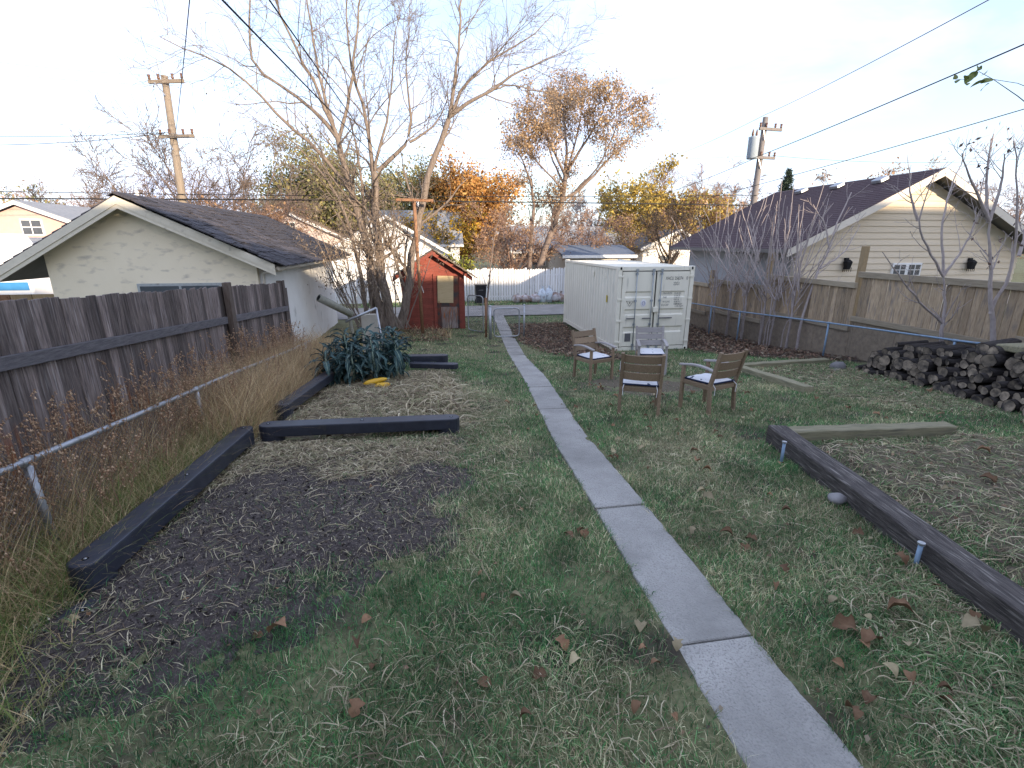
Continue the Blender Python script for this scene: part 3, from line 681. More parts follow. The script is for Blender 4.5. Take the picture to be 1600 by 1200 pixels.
def mirror_shingles():
    A = (SX, pk + .06); B = (SX - OX - .03, oz + .06); L = math.hypot(B[0] - A[0], B[1] - A[1])
    for r in range(8):
        f0 = r / 8; f1 = min(1.02, (r + 1.5) / 8)
        a0 = (A[0] + (B[0] - A[0]) * f0, A[1] + (B[1] - A[1]) * f0); a1 = (A[0] + (B[0] - A[0]) * f1, A[1] + (B[1] - A[1]) * f1)
        yy = SY - .33
        while yy < SY + 2.4:
            w = rs.uniform(.2, .4)
            part('shingle', MB().prism([(a0[0], a0[1] + .005), (a1[0], a1[1] + .035), (a1[0], a1[1] + .017), (a0[0], a0[1] - .012)], lambda p, q: (p[0], q, p[1]), yy, yy + w), 'shake_brown', rfp); yy += w + .008
mirror_shingles()

# clothes-line post
t = thing('clothesline_post', 'rusty steel T shaped clothesline post before the red shed', 'post', (-.46, 18.3, -1.0))
c = at(647, 316, 18.3)
part('pole', MB().tube([(-.44, 18.3, -1.1), (c[0], 18.3, c[2])], .06, 10), 'rust', t, smooth=True)
part('cross_arm', MB().bar((c[0] - .62, 18.3, c[2] + .08), (c[0] + .66, 18.3, c[2] + .06), .07, .09), 'rust', t, bevel=.006)
for s in (-.58, 0, .6): part('hook', MB().tube([(c[0] + s, 18.25, c[2] + .06), (c[0] + s, 18.2, c[2] - .0), (c[0] + s, 18.23, c[2] - .03)], .012, 5), 'rust', t)
def wire(name, a, b, sag, r, mat, label, cat='wire', n=22, group=None):
    a, b = np.array(a, float), np.array(b, float); s = np.linspace(0, 1, n)[:, None]
    p = a * (1 - s) + b * s; p[:, 2] -= (4 * sag * s * (1 - s))[:, 0]
    v, f = tubes_np(p[None], np.full((1, n), r), 6)
    o = ob(name, np_mesh(name, v, f, mat, off=a)); o.location = a; return tag(o, label, cat, group)
wire('clothesline', at(423, 66, 2.6) + (at(423, 66, 2.6) - np.array([c[0] + .3, 18.25, c[2]])) * .25, (c[0] + .3, 18.25, c[2]), .05, .0038, 'wire', 'left of two dark lines running from above to the T post', 'line')
wire('clothesline', at(475, 66, 2.6) + (at(475, 66, 2.6) - np.array([c[0] + .0, 18.25, c[2]])) * .25, (c[0] - .0, 18.25, c[2]), .05, .0032, 'wire', 'right of two dark lines running from above to the T post', 'line')

# ================================================================== GATE
def gate_mesh(t, x0, x1, y0, y1, z0, z1, cell=.06):
    Wd = math.hypot(x1 - x0, y1 - y0); h = z1 - z0; n = int((Wd + h) / cell); segs = []
    for i in range(n):
        s = i * cell
        for sg in (1, -1):
            a0, a1 = (s - h, s) if sg > 0 else (s, s - h)
            lo, hi = (0.0, 1.0)
            pts = []
            for q in (0, 1):
                pass
            # clip the diagonal to the frame
            aa = (a0, 0.0); bb = (a1, h)
            def cl(p, r):
                if p[0] < 0: k = (0 - p[0]) / (r[0] - p[0] + 1e-9); return (0, p[1] + (r[1] - p[1]) * k)
                if p[0] > Wd: k = (Wd - p[0]) / (r[0] - p[0] + 1e-9); return (Wd, p[1] + (r[1] - p[1]) * k)
                return p
            if (aa[0] < 0 and bb[0] < 0) or (aa[0] > Wd and bb[0] > Wd): continue
            A, B = cl(aa, bb), cl(bb, aa)
            P = [[x0 + (x1 - x0) * u / Wd, y0 + (y1 - y0) * u / Wd, z0 + w] for u, w in (A, B)]
            segs.append(P)
    V3 = np.array(segs); v, f = tubes_np(V3, np.full(V3.shape[:2], .0017), 3)
    o = ob('wire_mesh', np_mesh('wire_mesh', v, f, 'wiremesh', off=ORIG[t]), t); o['kind'] = 'stuff'
def gate(name, label, x0, x1, Y0, Y1, zb, zt, r=.022, rc=.12):
    t = thing(name, label, 'gate', (x0, Y0, zb - .08))
    dx = x1 - x0; pts = []
    for cx, cz, a0 in ((x1 - rc, zt - rc, 0), (x0 + rc, zt - rc, PI / 2), (x0 + rc, zb + rc, PI), (x1 - rc, zb + rc, 1.5 * PI)):
        for k in range(5):
            a = a0 + k * PI / 8; px_ = cx + rc * math.cos(a); pts.append((px_, Y0 + (Y1 - Y0) * (px_ - x0) / dx, cz + rc * math.sin(a)))
    pts.append(pts[0]); pts.append(pts[1])
    part('frame', MB().tube(pts, r, 8, cap=False), 'galv', t, smooth=True)
    gate_mesh(t, x0 + r, x1 - r, Y0, Y1, zb, zt); return t
gx0, gx1, gy = 2.07, 3.06, 17.3
gt = gate('gate', 'low grey metal tube gate across the path', gx0 + .05, gx1 - .02, gy, gy, -.9, .12)
part('latch', MB().box((gx1, gy - .03, -.2), (.1, .03, .05)), 'galv', gt)
for x, top, lb in ((gx0 - .09, .2, 'thick grey gate post on the left side of the path'), (gx1 + .16, .22, 'thin grey gate post on the right side of the path')):
    t = thing('gate_post', lb, 'post', (x, gy, -1.0))
    part('tube', MB().tube([(x, gy, -1.1), (x, gy, top)], .055 if x < 2.5 else .036, 10), 'galv', t, smooth=True)
    part('cap', MB().sphere((x, gy, top), (.065 if x < 2.5 else .042,) * 2 + (.04,), 8, 5), 'galv', t, smooth=True)
gate('side_gate', 'narrow chain link panel between the red shed and the gate', 1.33, 1.86, 19.2, 18.6, -.95, .42, r=.02, rc=.1)
t = thing('steel_post', 'rusty brown post beside the grey gate post', 'post', (1.86, 17.6, -1.0))
part('tube', MB().tube([(1.86, 17.6, -1.1), (1.86, 17.6, .45)], .04, 8), 'rust', t, smooth=True)
part('cap', MB().sphere((1.86, 17.6, .45), (.045, .045, .03), 8, 5), 'rust', t, smooth=True)

# ================================================================== CONTAINER
CX0, CX1, CYF, CYB, CB = 5.46, 7.90, 14.1, 20.16, -.89
CT = CB + 2.591
t = thing('shipping_container', 'cream steel shipping container with locked double doors', 'container', ((CX0 + CX1) / 2, CYF, CB))
def corr(x, sgn, y0, y1, z0, z1, per=.278, dep=.036):
    prof = []; y = y0
    while y < y1 - 1e-6:
        for f, d in ((0, 0), (.25, 0), (.5, 1), (.75, 1)):
            yy = y + per * f
            if yy < y1: prof.append((yy, d * dep))
        y += per
    prof.append((y1, 0)); vs = []; fs = []
    for yy, d in prof: vs += [(x + sgn * d, yy, z0), (x + sgn * d, yy, z1)]
    for i in range(len(prof) - 1):
        q = 2 * i; fs.append((q, q + 2, q + 3, q + 1) if sgn < 0 else (q, q + 1, q + 3, q + 2))
    return MB().add(vs, fs)
part('side_panel', corr(CX0 + .012, 1, CYF + .16, CYB - .16, CB + .16, CT - .10), 'cream', t)
part('side_panel', corr(CX1 - .012, -1, CYF + .16, CYB - .16, CB + .16, CT - .10), 'cream', t)
part('back_panel', MB().box(((CX0 + CX1) / 2, CYB - .04, (CB + CT) / 2), (2.2, .04, 2.4)), 'cream', t)
rm = MB(); nr = 22
for i in range(nr):
    y0 = CYF + .14 + (CYB - CYF - .28) * i / nr; dy = (CYB - CYF - .28) / nr
    rm.prism([(y0, CT - .055), (y0 + dy * .3, CT - .055), (y0 + dy * .45, CT - .03), (y0 + dy * .85, CT - .03), (y0 + dy, CT - .055), (y0 + dy, CT - .08), (y0, CT - .08)], lambda p, s: (s, p[0], p[1]), CX0 + .06, CX1 - .06)
part('roof_panel', rm, 'cream', t)
for x in (CX0, CX1):
    sg = 1 if x == CX0 else -1
    part('top_rail', MB().box((x + sg * .03, (CYF + CYB) / 2, CT - .05), (.06, CYB - CYF - .36, .075)), 'cream', t)
    part('bottom_rail', MB().box((x + sg * .03, (CYF + CYB) / 2, CB + .10), (.05, CYB - CYF - .36, .14)), 'cream', t)
    for y in (CYF + .085, CYB - .085):
        part('corner_post', MB().box((x + sg * .065, y, (CB + CT) / 2), (.13, .16, 2.36)), 'cream', t, bevel=.006)
        for z in (CB + .06, CT - .06):
            cp = part('corner_casting', MB().box((x + sg * .08, y, z), (.165, .178, .122)), 'cream', t, bevel=.008)
            part('casting_hole', MB().sphere((x + sg * .085, y - .0875 if y < 16 else y + .0875, z), (.035, .008, .045), 10, 6), 'dark_hole', cp)
part('header', MB().box(((CX0 + CX1) / 2, CYF + .06, CT - .07), (2.1, .10, .12)), 'cream', t, bevel=.006)
part('sill', MB().box(((CX0 + CX1) / 2, CYF + .06, CB + .08), (2.1, .10, .13)), 'cream', t, bevel=.006)
dz0, dz1 = CB + .17, CT - .155
xm = (CX0 + CX1) / 2
part('door_seal', MB().box((xm, CYF + .10, (dz0 + dz1) / 2), (2.19, .05, dz1 - dz0 + .05)), 'seal', t)
for k, (x0, x1) in enumerate(((CX0 + .15, xm - .025), (xm + .025, CX1 - .15))):
    mb = MB(); fy = CYF + .012                           # a door with pressed horizontal channels
    n = 4; H = dz1 - dz0; prof = [(dz0, 0)]
    for zc in (.36, .54, .72, .90):
        pass
    chan = [dz0 + H * q for q in (.225, .465, .70)]
    prof = [(dz0, 0)]
    for zc in chan: prof += [(zc - .10, 0), (zc - .055, .036), (zc + .055, .036), (zc + .10, 0)]
    prof += [(dz1, 0)]
    xa, xb = x0 + .10, x1 - .10
    vs = []; fs = []
    for z_, d_ in prof: vs += [(x0, fy, z_), (xa, fy, z_), (xa + .03, fy + d_, z_), (xb - .03, fy + d_, z_), (xb, fy, z_), (x1, fy, z_)]
    for i in range(len(prof) - 1):
        for j in range(5):
            q = 6 * i + j; fs.append((q, q + 1, q + 7, q + 6))
    n0 = len(vs); vs += [(x0, fy + .045, dz0), (x1, fy + .045, dz0), (x1, fy + .045, dz1), (x0, fy + .045, dz1)]
    top = 6 * (len(prof) - 1)
    fs += [(0, 5, n0 + 1, n0)[::-1], (top, top + 5, n0 + 2, n0 + 3), (5, top + 5, n0 + 2, n0 + 1)[::-1], (0, top, n0 + 3, n0)]
    dr = part('door', mb.add(vs, fs), 'cream', t)
    hx = x0 - .06 if k == 0 else x1 + .06
    for q in (.06, .35, .64, .94):
        part('hinge', MB().box((hx, CYF - .008, dz0 + H * q), (.17, .025, .055)), 'cream', dr)
    bars = (x0 + .44, x1 - .09) if k == 0 else (x0 + .13,)
    for bx in bars:
        b_ = part('locking_bar', MB().tube([(bx, CYF - .03, dz0 - .05), (bx, CYF - .03, dz1 + .06)], .017, 8), 'lockbar', dr, smooth=True)
        for q in (.02, .3, .62, .97): part('bar_bracket', MB().box((bx, CYF - .01, dz0 + H * q), (.075, .04, .06)), 'lockbar', dr)
        for q in (-.025, 1.015): part('cam_keeper', MB().box((bx, CYF - .035, dz0 + H * q), (.06, .05, .10)), 'lockbar', dr)
    if k == 0:
        for bx, l_ in ((x0 + .44, -.27), (x1 - .09, -.28)): part('handle', MB().bar((bx, CYF - .055, dz0 + H * .385), (bx + l_, CYF - .055, dz0 + H * .385), .02, .03), 'greyplate', dr)
    else: part('handle', MB().bar((x0 + .13, CYF - .055, dz0 + H * .385), (x0 + .55, CYF - .055, dz0 + H * .385), .02, .03), 'greyplate', dr)
part('lock_box', MB().box((xm + .01, CYF - .05, dz0 + H * .50), (.16, .09, .16)), 'cream', t, bevel=.01)
part('data_plate', MB().box((CX0 + .42, CYF + .006, dz0 + .28), (.19, .008, .26)), 'greyplate', t)
def text(s, x, y, z, size, parent, mat='print_', align='LEFT', sx=.8, name='lettering'):
    cu = bpy.data.curves.new('txt', 'FONT'); cu.body = s; cu.size = size; cu.align_x = align
    tmp = bpy.data.objects.new('tmp', cu); COL.objects.link(tmp)
    bpy.context.view_layer.update()
    me = bpy.data.meshes.new_from_object(tmp.evaluated_get(bpy.context.evaluated_depsgraph_get()))
    bpy.data.objects.remove(tmp); bpy.data.curves.remove(cu)
    me.materials.clear(); me.materials.append(M[mat]); me.name = name
    og = ORIG[parent]
    o = ob(name, me, parent, (x - og[0], y - og[1], z - og[2]), (PI / 2, 0, 0), (sx, 1, 1)); return o
zt_ = dz1
text('XHCU 256374', xm + .30, CYF + .008, zt_ - .25, .14, t, sx=.66)
text('0', CX1 - .25, CYF + .008, zt_ - .25, .14, t, sx=.66)
text('22G1', xm + .56, CYF + .008, zt_ - .41, .14, t, sx=.66)
for i, (a, b) in enumerate((('MAX.GROSS', '30,480 KG'), ('', '67,200 LB'), ('TARE', '2,180 KG'), ('', '4,810 LB'), ('PAYLOAD', '28,300 KG'), ('', '62,390 LB'))):
    zz = zt_ - .675 - i * .064
    if a: text(a, xm + .26, CYF + .008, zz, .075, t, sx=.7)
    text(b, xm + .62, CYF + .008, zz, .064, t, sx=.75)
text('CU.CAP', xm + .22, CYF + .008, dz0 + H * .535 + .02, .085, t); text('33.2 CU.M', xm + .66, CYF + .008, dz0 + H * .535 + .045, .07, t); text('1,170 CU.FT', xm + .66, CYF + .008, dz0 + H * .535 - .02, .07, t)
mb = MB(); x, z = CX0 + .42, dz0 + H * .585
for q in range(3):
    a0, a1 = [PI / 2 * 3 + 2 * PI * (q + w) / 3 for w in (0, 1)]
    mb.bar((x + .13 * math.cos(a0), CYF + .004, z + .02 + .11 * math.sin(a0)), (x + .13 * math.cos(a1), CYF + .004, z + .02 + .11 * math.sin(a1)), .004, .012, up=(0, 1, 0))
mb.box((x, CYF + .005, z + .03), (.04, .004, .02)).box((x, CYF + .005, z + .0), (.03, .004, .015))
part('triangle_mark', mb, 'print_', t)
x = CX0 + .86
sp = part('oval_sticker', MB().sphere((x, CYF + .009, z), (.095, .006, .125), 18, 6), 'sticker', t)
mb = MB()
for q in range(14):
    a0, a1 = 2 * PI * q / 14, 2 * PI * (q + 1) / 14
    mb.bar((x + .045 * math.cos(a0), CYF + .0, z + .06 * math.sin(a0)), (x + .045 * math.cos(a1), CYF + .0, z + .06 * math.sin(a1)), .004, .02, up=(0, 1, 0))
part('ring_emblem', mb, 'blue_print', sp)
part('yellow_tag', MB().box((CX0 + .008, 15.0, CB + 1.55), (.008, .1, .22)), 'yellow_tag', t)
for yq in (15.2, 16.4): part('vent', MB().box((CX0 + .0, yq, CT - .33), (.02, .10, .16)), 'cream', t, bevel=.008)

# ================================================================== RIGHT GARAGE
RY, RYB = 14.2, 21.6
rid = (16.1, 4.64); eL = (11.0, 2.18); eR = (21.3, 2.10)
t = thing('garage', 'beige sided garage with maroon shingle roof behind the right fence', 'garage', (16, RY, -.9))
wy = RY + .55
WX0, WX1 = 11.75, 20.5
sl_ = (rid[1] - eL[1]) / (rid[0] - eL[0])
def gz(x): return rid[1] - .22 - abs(x - rid[0]) * sl_
part('front_wall', MB().prism([(WX0, -1.2), (WX1, -1.2), (WX1, gz(WX1)), (rid[0], gz(rid[0])), (WX0, gz(WX0))], lambda p, s: (p[0], s, p[1]), wy, wy + .15), 'trim_beige', t)
part('side_wall', MB().box((WX0 + .07, (wy + .15 + RYB) / 2, .45), (.14, RYB - wy - .15, 3.3)), 'wall_grey', t)
part('side_wall', MB().box((WX1 - .07, (wy + .15 + RYB) / 2, .45), (.14, RYB - wy - .15, 3.3)), 'wall_grey', t)
z = -.9; ex = .2
while z < gz(rid[0]) - .12:
    h = min(ex, gz(rid[0]) - z - .02); zt = z + h
    def xl(zz): return WX0 if zz < gz(WX0) else rid[0] - (gz(rid[0]) - zz) / sl_
    a0, a1 = xl(z), xl(zt); b0, b1 = (WX1 if z < gz(WX1) else 2 * rid[0] - a0), (WX1 if zt < gz(WX1) else 2 * rid[0] - a1)
    mb = MB()
    mb.add([(a0, wy, z), (b0, wy, z), (b0, wy - .036, z), (a0, wy - .036, z), (a1, wy, zt), (b1, wy, zt), (b1, wy - .006, zt), (a1, wy - .006, zt)],
           [(0, 1, 2, 3), (3, 2, 6, 7), (7, 6, 5, 4), (0, 3, 7, 4), (1, 5, 6, 2)])
    part('siding_board', mb, 'siding', t); z += ex
rfp = part('roof', MB().prism([eL, rid, eR, (eR[0], eR[1] - .12), (rid[0], rid[1] - .12), (eL[0], eL[1] - .12)], lambda p, s: (p[0], s, p[1]), RY, RYB + .5), 'soffit', t)
for side, E in ((0, eL), (1, eR)):
    rows = 34; big = MB()
    for r in range(rows):
        f0, f1 = r / rows, (r + 1.0) / rows
        a0 = (rid[0] + (E[0] - rid[0]) * f0, rid[1] + (E[1] - rid[1]) * f0); a1 = (rid[0] + (E[0] - rid[0]) * (f1 + .004), rid[1] + (E[1] - rid[1]) * (f1 + .004))
        big.prism([(a0[0], a0[1] + .006), (a1[0], a1[1] + .022), (a1[0], a1[1] + .002), (a0[0], a0[1] + .002)], lambda p, s: (p[0], s, p[1]), RY - .03, RYB + .52)
    o = part('shingle_course', big, 'shingle', rfp); o['kind'] = 'stuff'
for A, B in ((eL, rid), (rid, eR)):
    part('barge_board', MB().prism([(A[0], A[1] + .0), (B[0], B[1] + .0), (B[0], B[1] - .24), (A[0], A[1] - .24)], lambda p, s: (p[0], s, p[1]), RY - .025, RY - .003), 'trim_beige', t)
part('gutter', MB().box((eL[0] - .05, (RY + RYB) / 2, eL[1] - .06), (.1, RYB - RY, .12)), 'soffit', t)
for yq in (16.0, 17.9, 19.8):
    xv = 15.55; v_ = part('roof_vent', MB().box((xv, yq, rid[1] - (rid[0] - xv) * sl_ + .10), (.34, .40, .13), 0, Matrix.Rotation(-math.atan(sl_), 3, 'Y')), 'galv', rfp, bevel=.02)
c0, c1 = at(1395, 411, wy - .05), at(1436, 432, wy - .05)
w_ = part('window', MB().box(((c0[0] + c1[0]) / 2, wy - .04, (c0[2] + c1[2]) / 2), (c1[0] - c0[0], .07, c0[2] - c1[2])), 'white_paint', t, bevel=.008)
for s in (0, 1):
    wx = (c1[0] - c0[0]) / 2
    part('pane', MB().box((c0[0] + wx * (s + .5), wy - .075, (c0[2] + c1[2]) / 2), (wx - .14, .02, c0[2] - c1[2] - .12)), 'glass', w_)
    part('muntin', MB().box((c0[0] + wx * (s + .5), wy - .09, (c0[2] + c1[2]) / 2), (.025, .02, c0[2] - c1[2] - .12)).box((c0[0] + wx * (s + .5), wy - .091, (c0[2] + c1[2]) / 2), (wx - .14, .018, .02)), 'white_paint', w_)
for px, lb in ((1322, 'black wall lantern left of the small window on the beige gable'), (1515, 'black wall lantern right of the small window on the beige gable')):
    c = at(px, 410, wy - .06); l_ = thing('wall_lantern', lb, 'lamp', (c[0], wy - .03, c[2]))
    part('bracket', MB().box((c[0], wy - .06, c[2] + .1), (.14, .08, .10)), 'seal', l_, bevel=.01)
    part('cage', MB().tube([(c[0], wy - .14, c[2] - .22), (c[0], wy - .14, c[2] + .02), (c[0], wy - .14, c[2] + .1)], [.10, .15, .05], 6), 'seal', l_)
    for q in range(5): part('finial', MB().tube([(c[0] - .15 + .075 * q, wy - .15, c[2] - .16), (c[0] - .15 + .075 * q, wy - .15, c[2] - .30)], .01, 4), 'seal', l_)

# ================================================================== LANDSCAPE TIMBERS
def plastic_timber(label, a, b, za, zb, w=.23, h=.15, foot=(True, True), group='black plastic landscape timbers'):
    a, b = Vector((a[0], a[1], za)), Vector((b[0], b[1], zb)); L = (b - a).length; d = (b - a); rz = math.atan2(d.y, d.x); ry = -math.asin(d.z / L)
    t = thing('landscape_timber', label, 'timber', a, 0, group); t.rotation_euler = (0, ry, rz)
    def stad(x0, x1, r, n=8): return [(x1 - r + r * math.cos(-PI / 2 + PI * k / n), r * math.sin(-PI / 2 + PI * k / n)) for k in range(n + 1)] + [(x0 + r + r * math.cos(PI / 2 + PI * k / n), r * math.sin(PI / 2 + PI * k / n)) for k in range(n + 1)]
    mb = MB().prism(stad(0, L, w / 2), lambda p, s: (p[0], p[1], s), -h, 0); lpart('beam', mb, 'plastic', t, bevel=.016, seg=2)
    for e, on in zip((0, 1), foot):
        if on:
            x0, x1 = (0.003, .30) if e == 0 else (L - .30, L - .003)
            lpart('end_block', MB().prism(stad(x0, x1, w / 2 - .003), lambda p, s: (p[0], p[1], s), -h - .105, -h + .01), 'plastic', t, bevel=.01)
    for x in (w / 2, L / 2, L - w / 2):
        c = lpart('bolt_hole', MB().tube([(x, 0, -.004), (x, 0, .003)], [.024, .022], 10), 'dark_hole', t)
        lpart('bolt', MB().sphere((x, 0, .002), (.012, .012, .006), 8, 4), 'galv', c)
    return t
a, b = atz(118, 893, .24), atz(386, 668, .10)
plastic_timber('longest black plastic timber running along the left bed edge', a, b, .27, .13, w=.21, h=.19)
a2, b2 = atz(405, 666, .085), atz(718, 653, .06)
plastic_timber('black plastic timber laid across between the two left beds', a2, b2, .115, .085)
a3, b3 = atz(437, 633, .02), atz(536, 566, -.16)
plastic_timber('black plastic timber running from the cross beam back to the kale', a3, b3, .02, -.16)
a4, b4 = atz(560, 556, -.22), atz(700, 554, -.25)
plastic_timber('black plastic timber behind the kale with a stepped end', a4, b4, -.22, -.25)
a5, b5 = atz(640, 566, -.36), atz(716, 568, -.37)
plastic_timber('short lower black timber end under the one behind the kale', a5, b5, -.36, -.37, foot=(False, False), h=.12)
a6, b6 = atz(40, 1040, .07), atz(150, 935, .07)
plastic_timber('low black timber under the near end of the longest one', a6, b6, .06, .075, foot=(False, False), h=.12)

def wood_timber(label, a, b, w, h, mat, up=.0, seed=1):
    a = Vector((a[0], a[1], g(0, a[1]) - .06 + up)); b = Vector((b[0], b[1], g(0, b[1]) - .06 + up)); L = (b - a).length; d = b - a
    t = thing('wood_timber', label, 'timber', a); t.rotation_euler = (0, -math.asin(d.z / L), math.atan2(d.y, d.x))
    r_ = random.Random(seed); n = 14; mb = MB(); vs = []; fs = []
    for i in range(n + 1):
        x = L * i / n; q = [r_.uniform(-.007, .007) for _ in range(8)]
        vs += [(x, -w / 2 + q[0], q[1]), (x, w / 2 + q[2], q[3]), (x, w / 2 + q[4], h + q[5]), (x, -w / 2 + q[6], h + q[7])]
    for i in range(n):
        for k in range(4): fs.append((4 * i + k, 4 * i + (k + 1) % 4, 4 * i + 4 + (k + 1) % 4, 4 * i + 4 + k)[::-1])
    fs += [(3, 2, 1, 0)[::-1], (4 * n, 4 * n + 1, 4 * n + 2, 4 * n + 3)[::-1]]
    lpart('beam', mb.add(vs, fs), mat, t, bevel=.012); return t
dk = wood_timber('long dark creosote timber edging the near right bed', (4.28, 5.22), (3.35, .9), .24, .29, 'creosote')
wood_timber('grey green squared timber meeting the dark one at its far end', (4.46, 5.24), (6.72, 5.05), .20, .22, 'treated', seed=3)
wood_timber('grey squared timber running towards the viewer by the right chair', (6.83, 10.0), (6.58, 7.38), .19, .20, 'treated', seed=4)
wood_timber('grey squared timber lying across near the right chain link post', (6.98, 10.05), (9.55, 10.35), .19, .18, 'treated', seed=5)
for (px, py0), lb in (((1226, 690), 'grey pipe stake at the far end of the dark timber'), ((1440, 848), 'grey pipe stake halfway along the dark timber')):
    c = atz(px, py0, .22); t = thing('pipe_stake', lb, 'stake', (c[0], c[1], g(0, c[1])))
    part('tube', MB().tube([(c[0], c[1], -.15), (c[0], c[1], .215)], .017, 10), 'galv_blue', t, smooth=True)
    part('head', MB().tube([(c[0], c[1], .205), (c[0], c[1], .222)], .026, 10), 'galv', t)

# ================================================================== CHAIRS
def make_chair():
    t = thing('armchair', 'x', 'chair', (0, 0, 0), 0, 'four wooden garden armchairs round the bare patch')   # +y is the front
    w, d = .60, .58
    for sx in (-1, 1):
        x = sx * (w / 2 - .025)
        lpart('leg', MB().bar((x, d / 2 - .03, -.02), (x, d / 2 - .03, .64), .05, .05, (0, 1, 0)), 'teak', t, bevel=.006)
        mb = MB(); pts = [(x, -d / 2 + .03, -.02), (x, -d / 2 + .06, .42), (x, -d / 2 - .07, .93)]
        for p, q in zip(pts[:-1], pts[1:]): mb.bar(p, q, .045, .055, (0, 1, 0))
        lpart('leg', mb, 'teak', t, bevel=.005)
        mb = MB(); n = 7
        arm = [(x, -d / 2 + .02 + (d + .02) * k / n, .645 + .035 * math.sin(PI * min(1, k / n * 1.05)) ** 1.0) for k in range(n + 1)]
        vs = []; fs = []
        for p in arm: vs += [(p[0] - .032, p[1], p[2] - .016), (p[0] + .032, p[1], p[2] - .016), (p[0] + .032, p[1], p[2] + .014), (p[0] - .032, p[1], p[2] + .014)]
        for k in range(n):
            for j in range(4): fs.append((4 * k + j, 4 * k + (j + 1) % 4, 4 * k + 4 + (j + 1) % 4, 4 * k + 4 + j)[::-1])
        fs += [(0, 1, 2, 3), (4 * n + 3, 4 * n + 2, 4 * n + 1, 4 * n)]
        lpart('armrest', MB().add(vs, fs), 'teak_grey', t, bevel=.006)
        lpart('side_rail', MB().bar((x, -d / 2 + .06, .385), (x, d / 2 - .05, .40), .025, .065), 'teak', t, bevel=.004)
    lpart('front_rail', MB().box((0, d / 2 - .035, .395), (w - .1, .025, .075)), 'teak', t, bevel=.004)
    lpart('back_rail', MB().box((0, -d / 2 + .05, .38), (w - .1, .025, .065)), 'teak', t, bevel=.004)
    for k in range(6): lpart('seat_slat', MB().box((0, -d / 2 + .10 + .085 * k, .422), (w - .07, .07, .018)), 'teak', t, bevel=.003)
    for k in range(3):
        z = .555 + k * .130; f = (z - .42) / .51; yb = -d / 2 + .06 - .13 * f
        M3 = Matrix.Rotation(.25, 3, 'X')
        mb = MB(); n = 6; vs = []; fs = []
        for i in range(n + 1):
            x = -(w / 2 - .045) + (w - .09) * i / n; bow = -.025 * (1 - (2 * i / n - 1) ** 2)
            for dy, dz in ((-.009, -.059), (.009, -.059), (.009, .059), (-.009, .059)):
                q = M3 @ Vector((0, dy + bow, dz)); vs.append((x, yb + q.y, z + .03 + q.z))
        for i in range(n):
            for j in range(4): fs.append((4 * i + j, 4 * i + (j + 1) % 4, 4 * i + 4 + (j + 1) % 4, 4 * i + 4 + j))
        fs += [(3, 2, 1, 0), (4 * n, 4 * n + 1, 4 * n + 2, 4 * n + 3)]
        lpart('back_slat', MB().add(vs, fs), 'teak', t, bevel=.003)
    return t
def make_cushion():
    t = thing('seat_cushion', 'x', 'cushion', (0, 0, 0), 0, 'white patterned seat cushions')
    n = 10; vs = []; fs = []; w, d = .50, .48
    for side in (1, -1):
        for i in range(n + 1):
            for j in range(n + 1):
                u, v = 2 * i / n - 1, 2 * j / n - 1; e = (1 - abs(u) ** 4) * (1 - abs(v) ** 4)
                vs.append((u * w / 2, v * d / 2, (.035 if side > 0 else -.018) * e ** .4 + (.008 * math.sin(9 * u + 4 * v) if side > 0 else 0) * e))
    m_ = (n + 1) ** 2
    for i in range(n):
        for j in range(n):
            q = i * (n + 1) + j; fs += [(q, q + n + 1, q + n + 2, q + 1), (m_ + q, m_ + q + 1, m_ + q + n + 2, m_ + q + n + 1)]
    lpart('cover', MB().add(vs, fs), 'cushion', t, smooth=True)
    pts = [(sx * w / 2 * .995, sy * d / 2 * .995, -.004) for sx, sy in ((-1, -1), (1, -1), (1, 1), (-1, 1), (-1, -1), (1, -1))]
    lpart('piping', MB().tube(pts, .014, 6, cap=False), 'navy', t, smooth=True)
    for sx in (-1, 1): lpart('tie', MB().tube([(sx * w / 2 * .9, -d / 2, 0), (sx * w / 2 * .96, -d / 2 - .06, -.05), (sx * w / 2 * .93, -d / 2 - .05, -.16)], .005, 5), 'sticker', t)
    return t
ch0 = make_chair(); cu0 = make_cushion()
chairs = [((3.32, 9.72), (.36, -.93), 'wooden armchair nearest the path, turned towards the viewer', 'white cushion on the chair nearest the path'),
          ((3.14, 6.92), (.38, .92), 'wooden armchair nearest the viewer with its back turned', 'white cushion on the chair seen from behind'),
          ((4.26, 6.82), (-.36, .93), 'wooden armchair on the right near the grey timber', 'white cushion on the right hand chair'),
          ((4.78, 10.05), (-.30, -.95), 'greyed wooden armchair in front of the container doors', 'white cushion on the chair before the container')]
for i, ((x, y), (fx, fy), lb, lc) in enumerate(chairs):
    c, cu = (ch0, cu0) if i == 0 else (copy_tree(ch0), copy_tree(cu0))
    rz = math.atan2(fy, fx) - PI / 2; zz = g(x, y) + .02
    c.location = (x, y, zz); c.scale = (1.06,) * 3; cu.scale = (1.06,) * 3; c.rotation_euler = (-.012 * i, .01 * i, rz); c['label'] = lb
    f_ = Vector((fx, fy)).normalized()
    cu.location = (x + f_.x * .01, y + f_.y * .01, zz + .478); cu.rotation_euler = (-.012 * i, .01 * i, rz); cu['label'] = lc
for chp in c.children:                                    # the far chair has silvered in the weather
    if chp.name.startswith(('back_slat', 'leg')):
        chp.data = chp.data.copy(); chp.data.materials[0] = M['teak_grey']

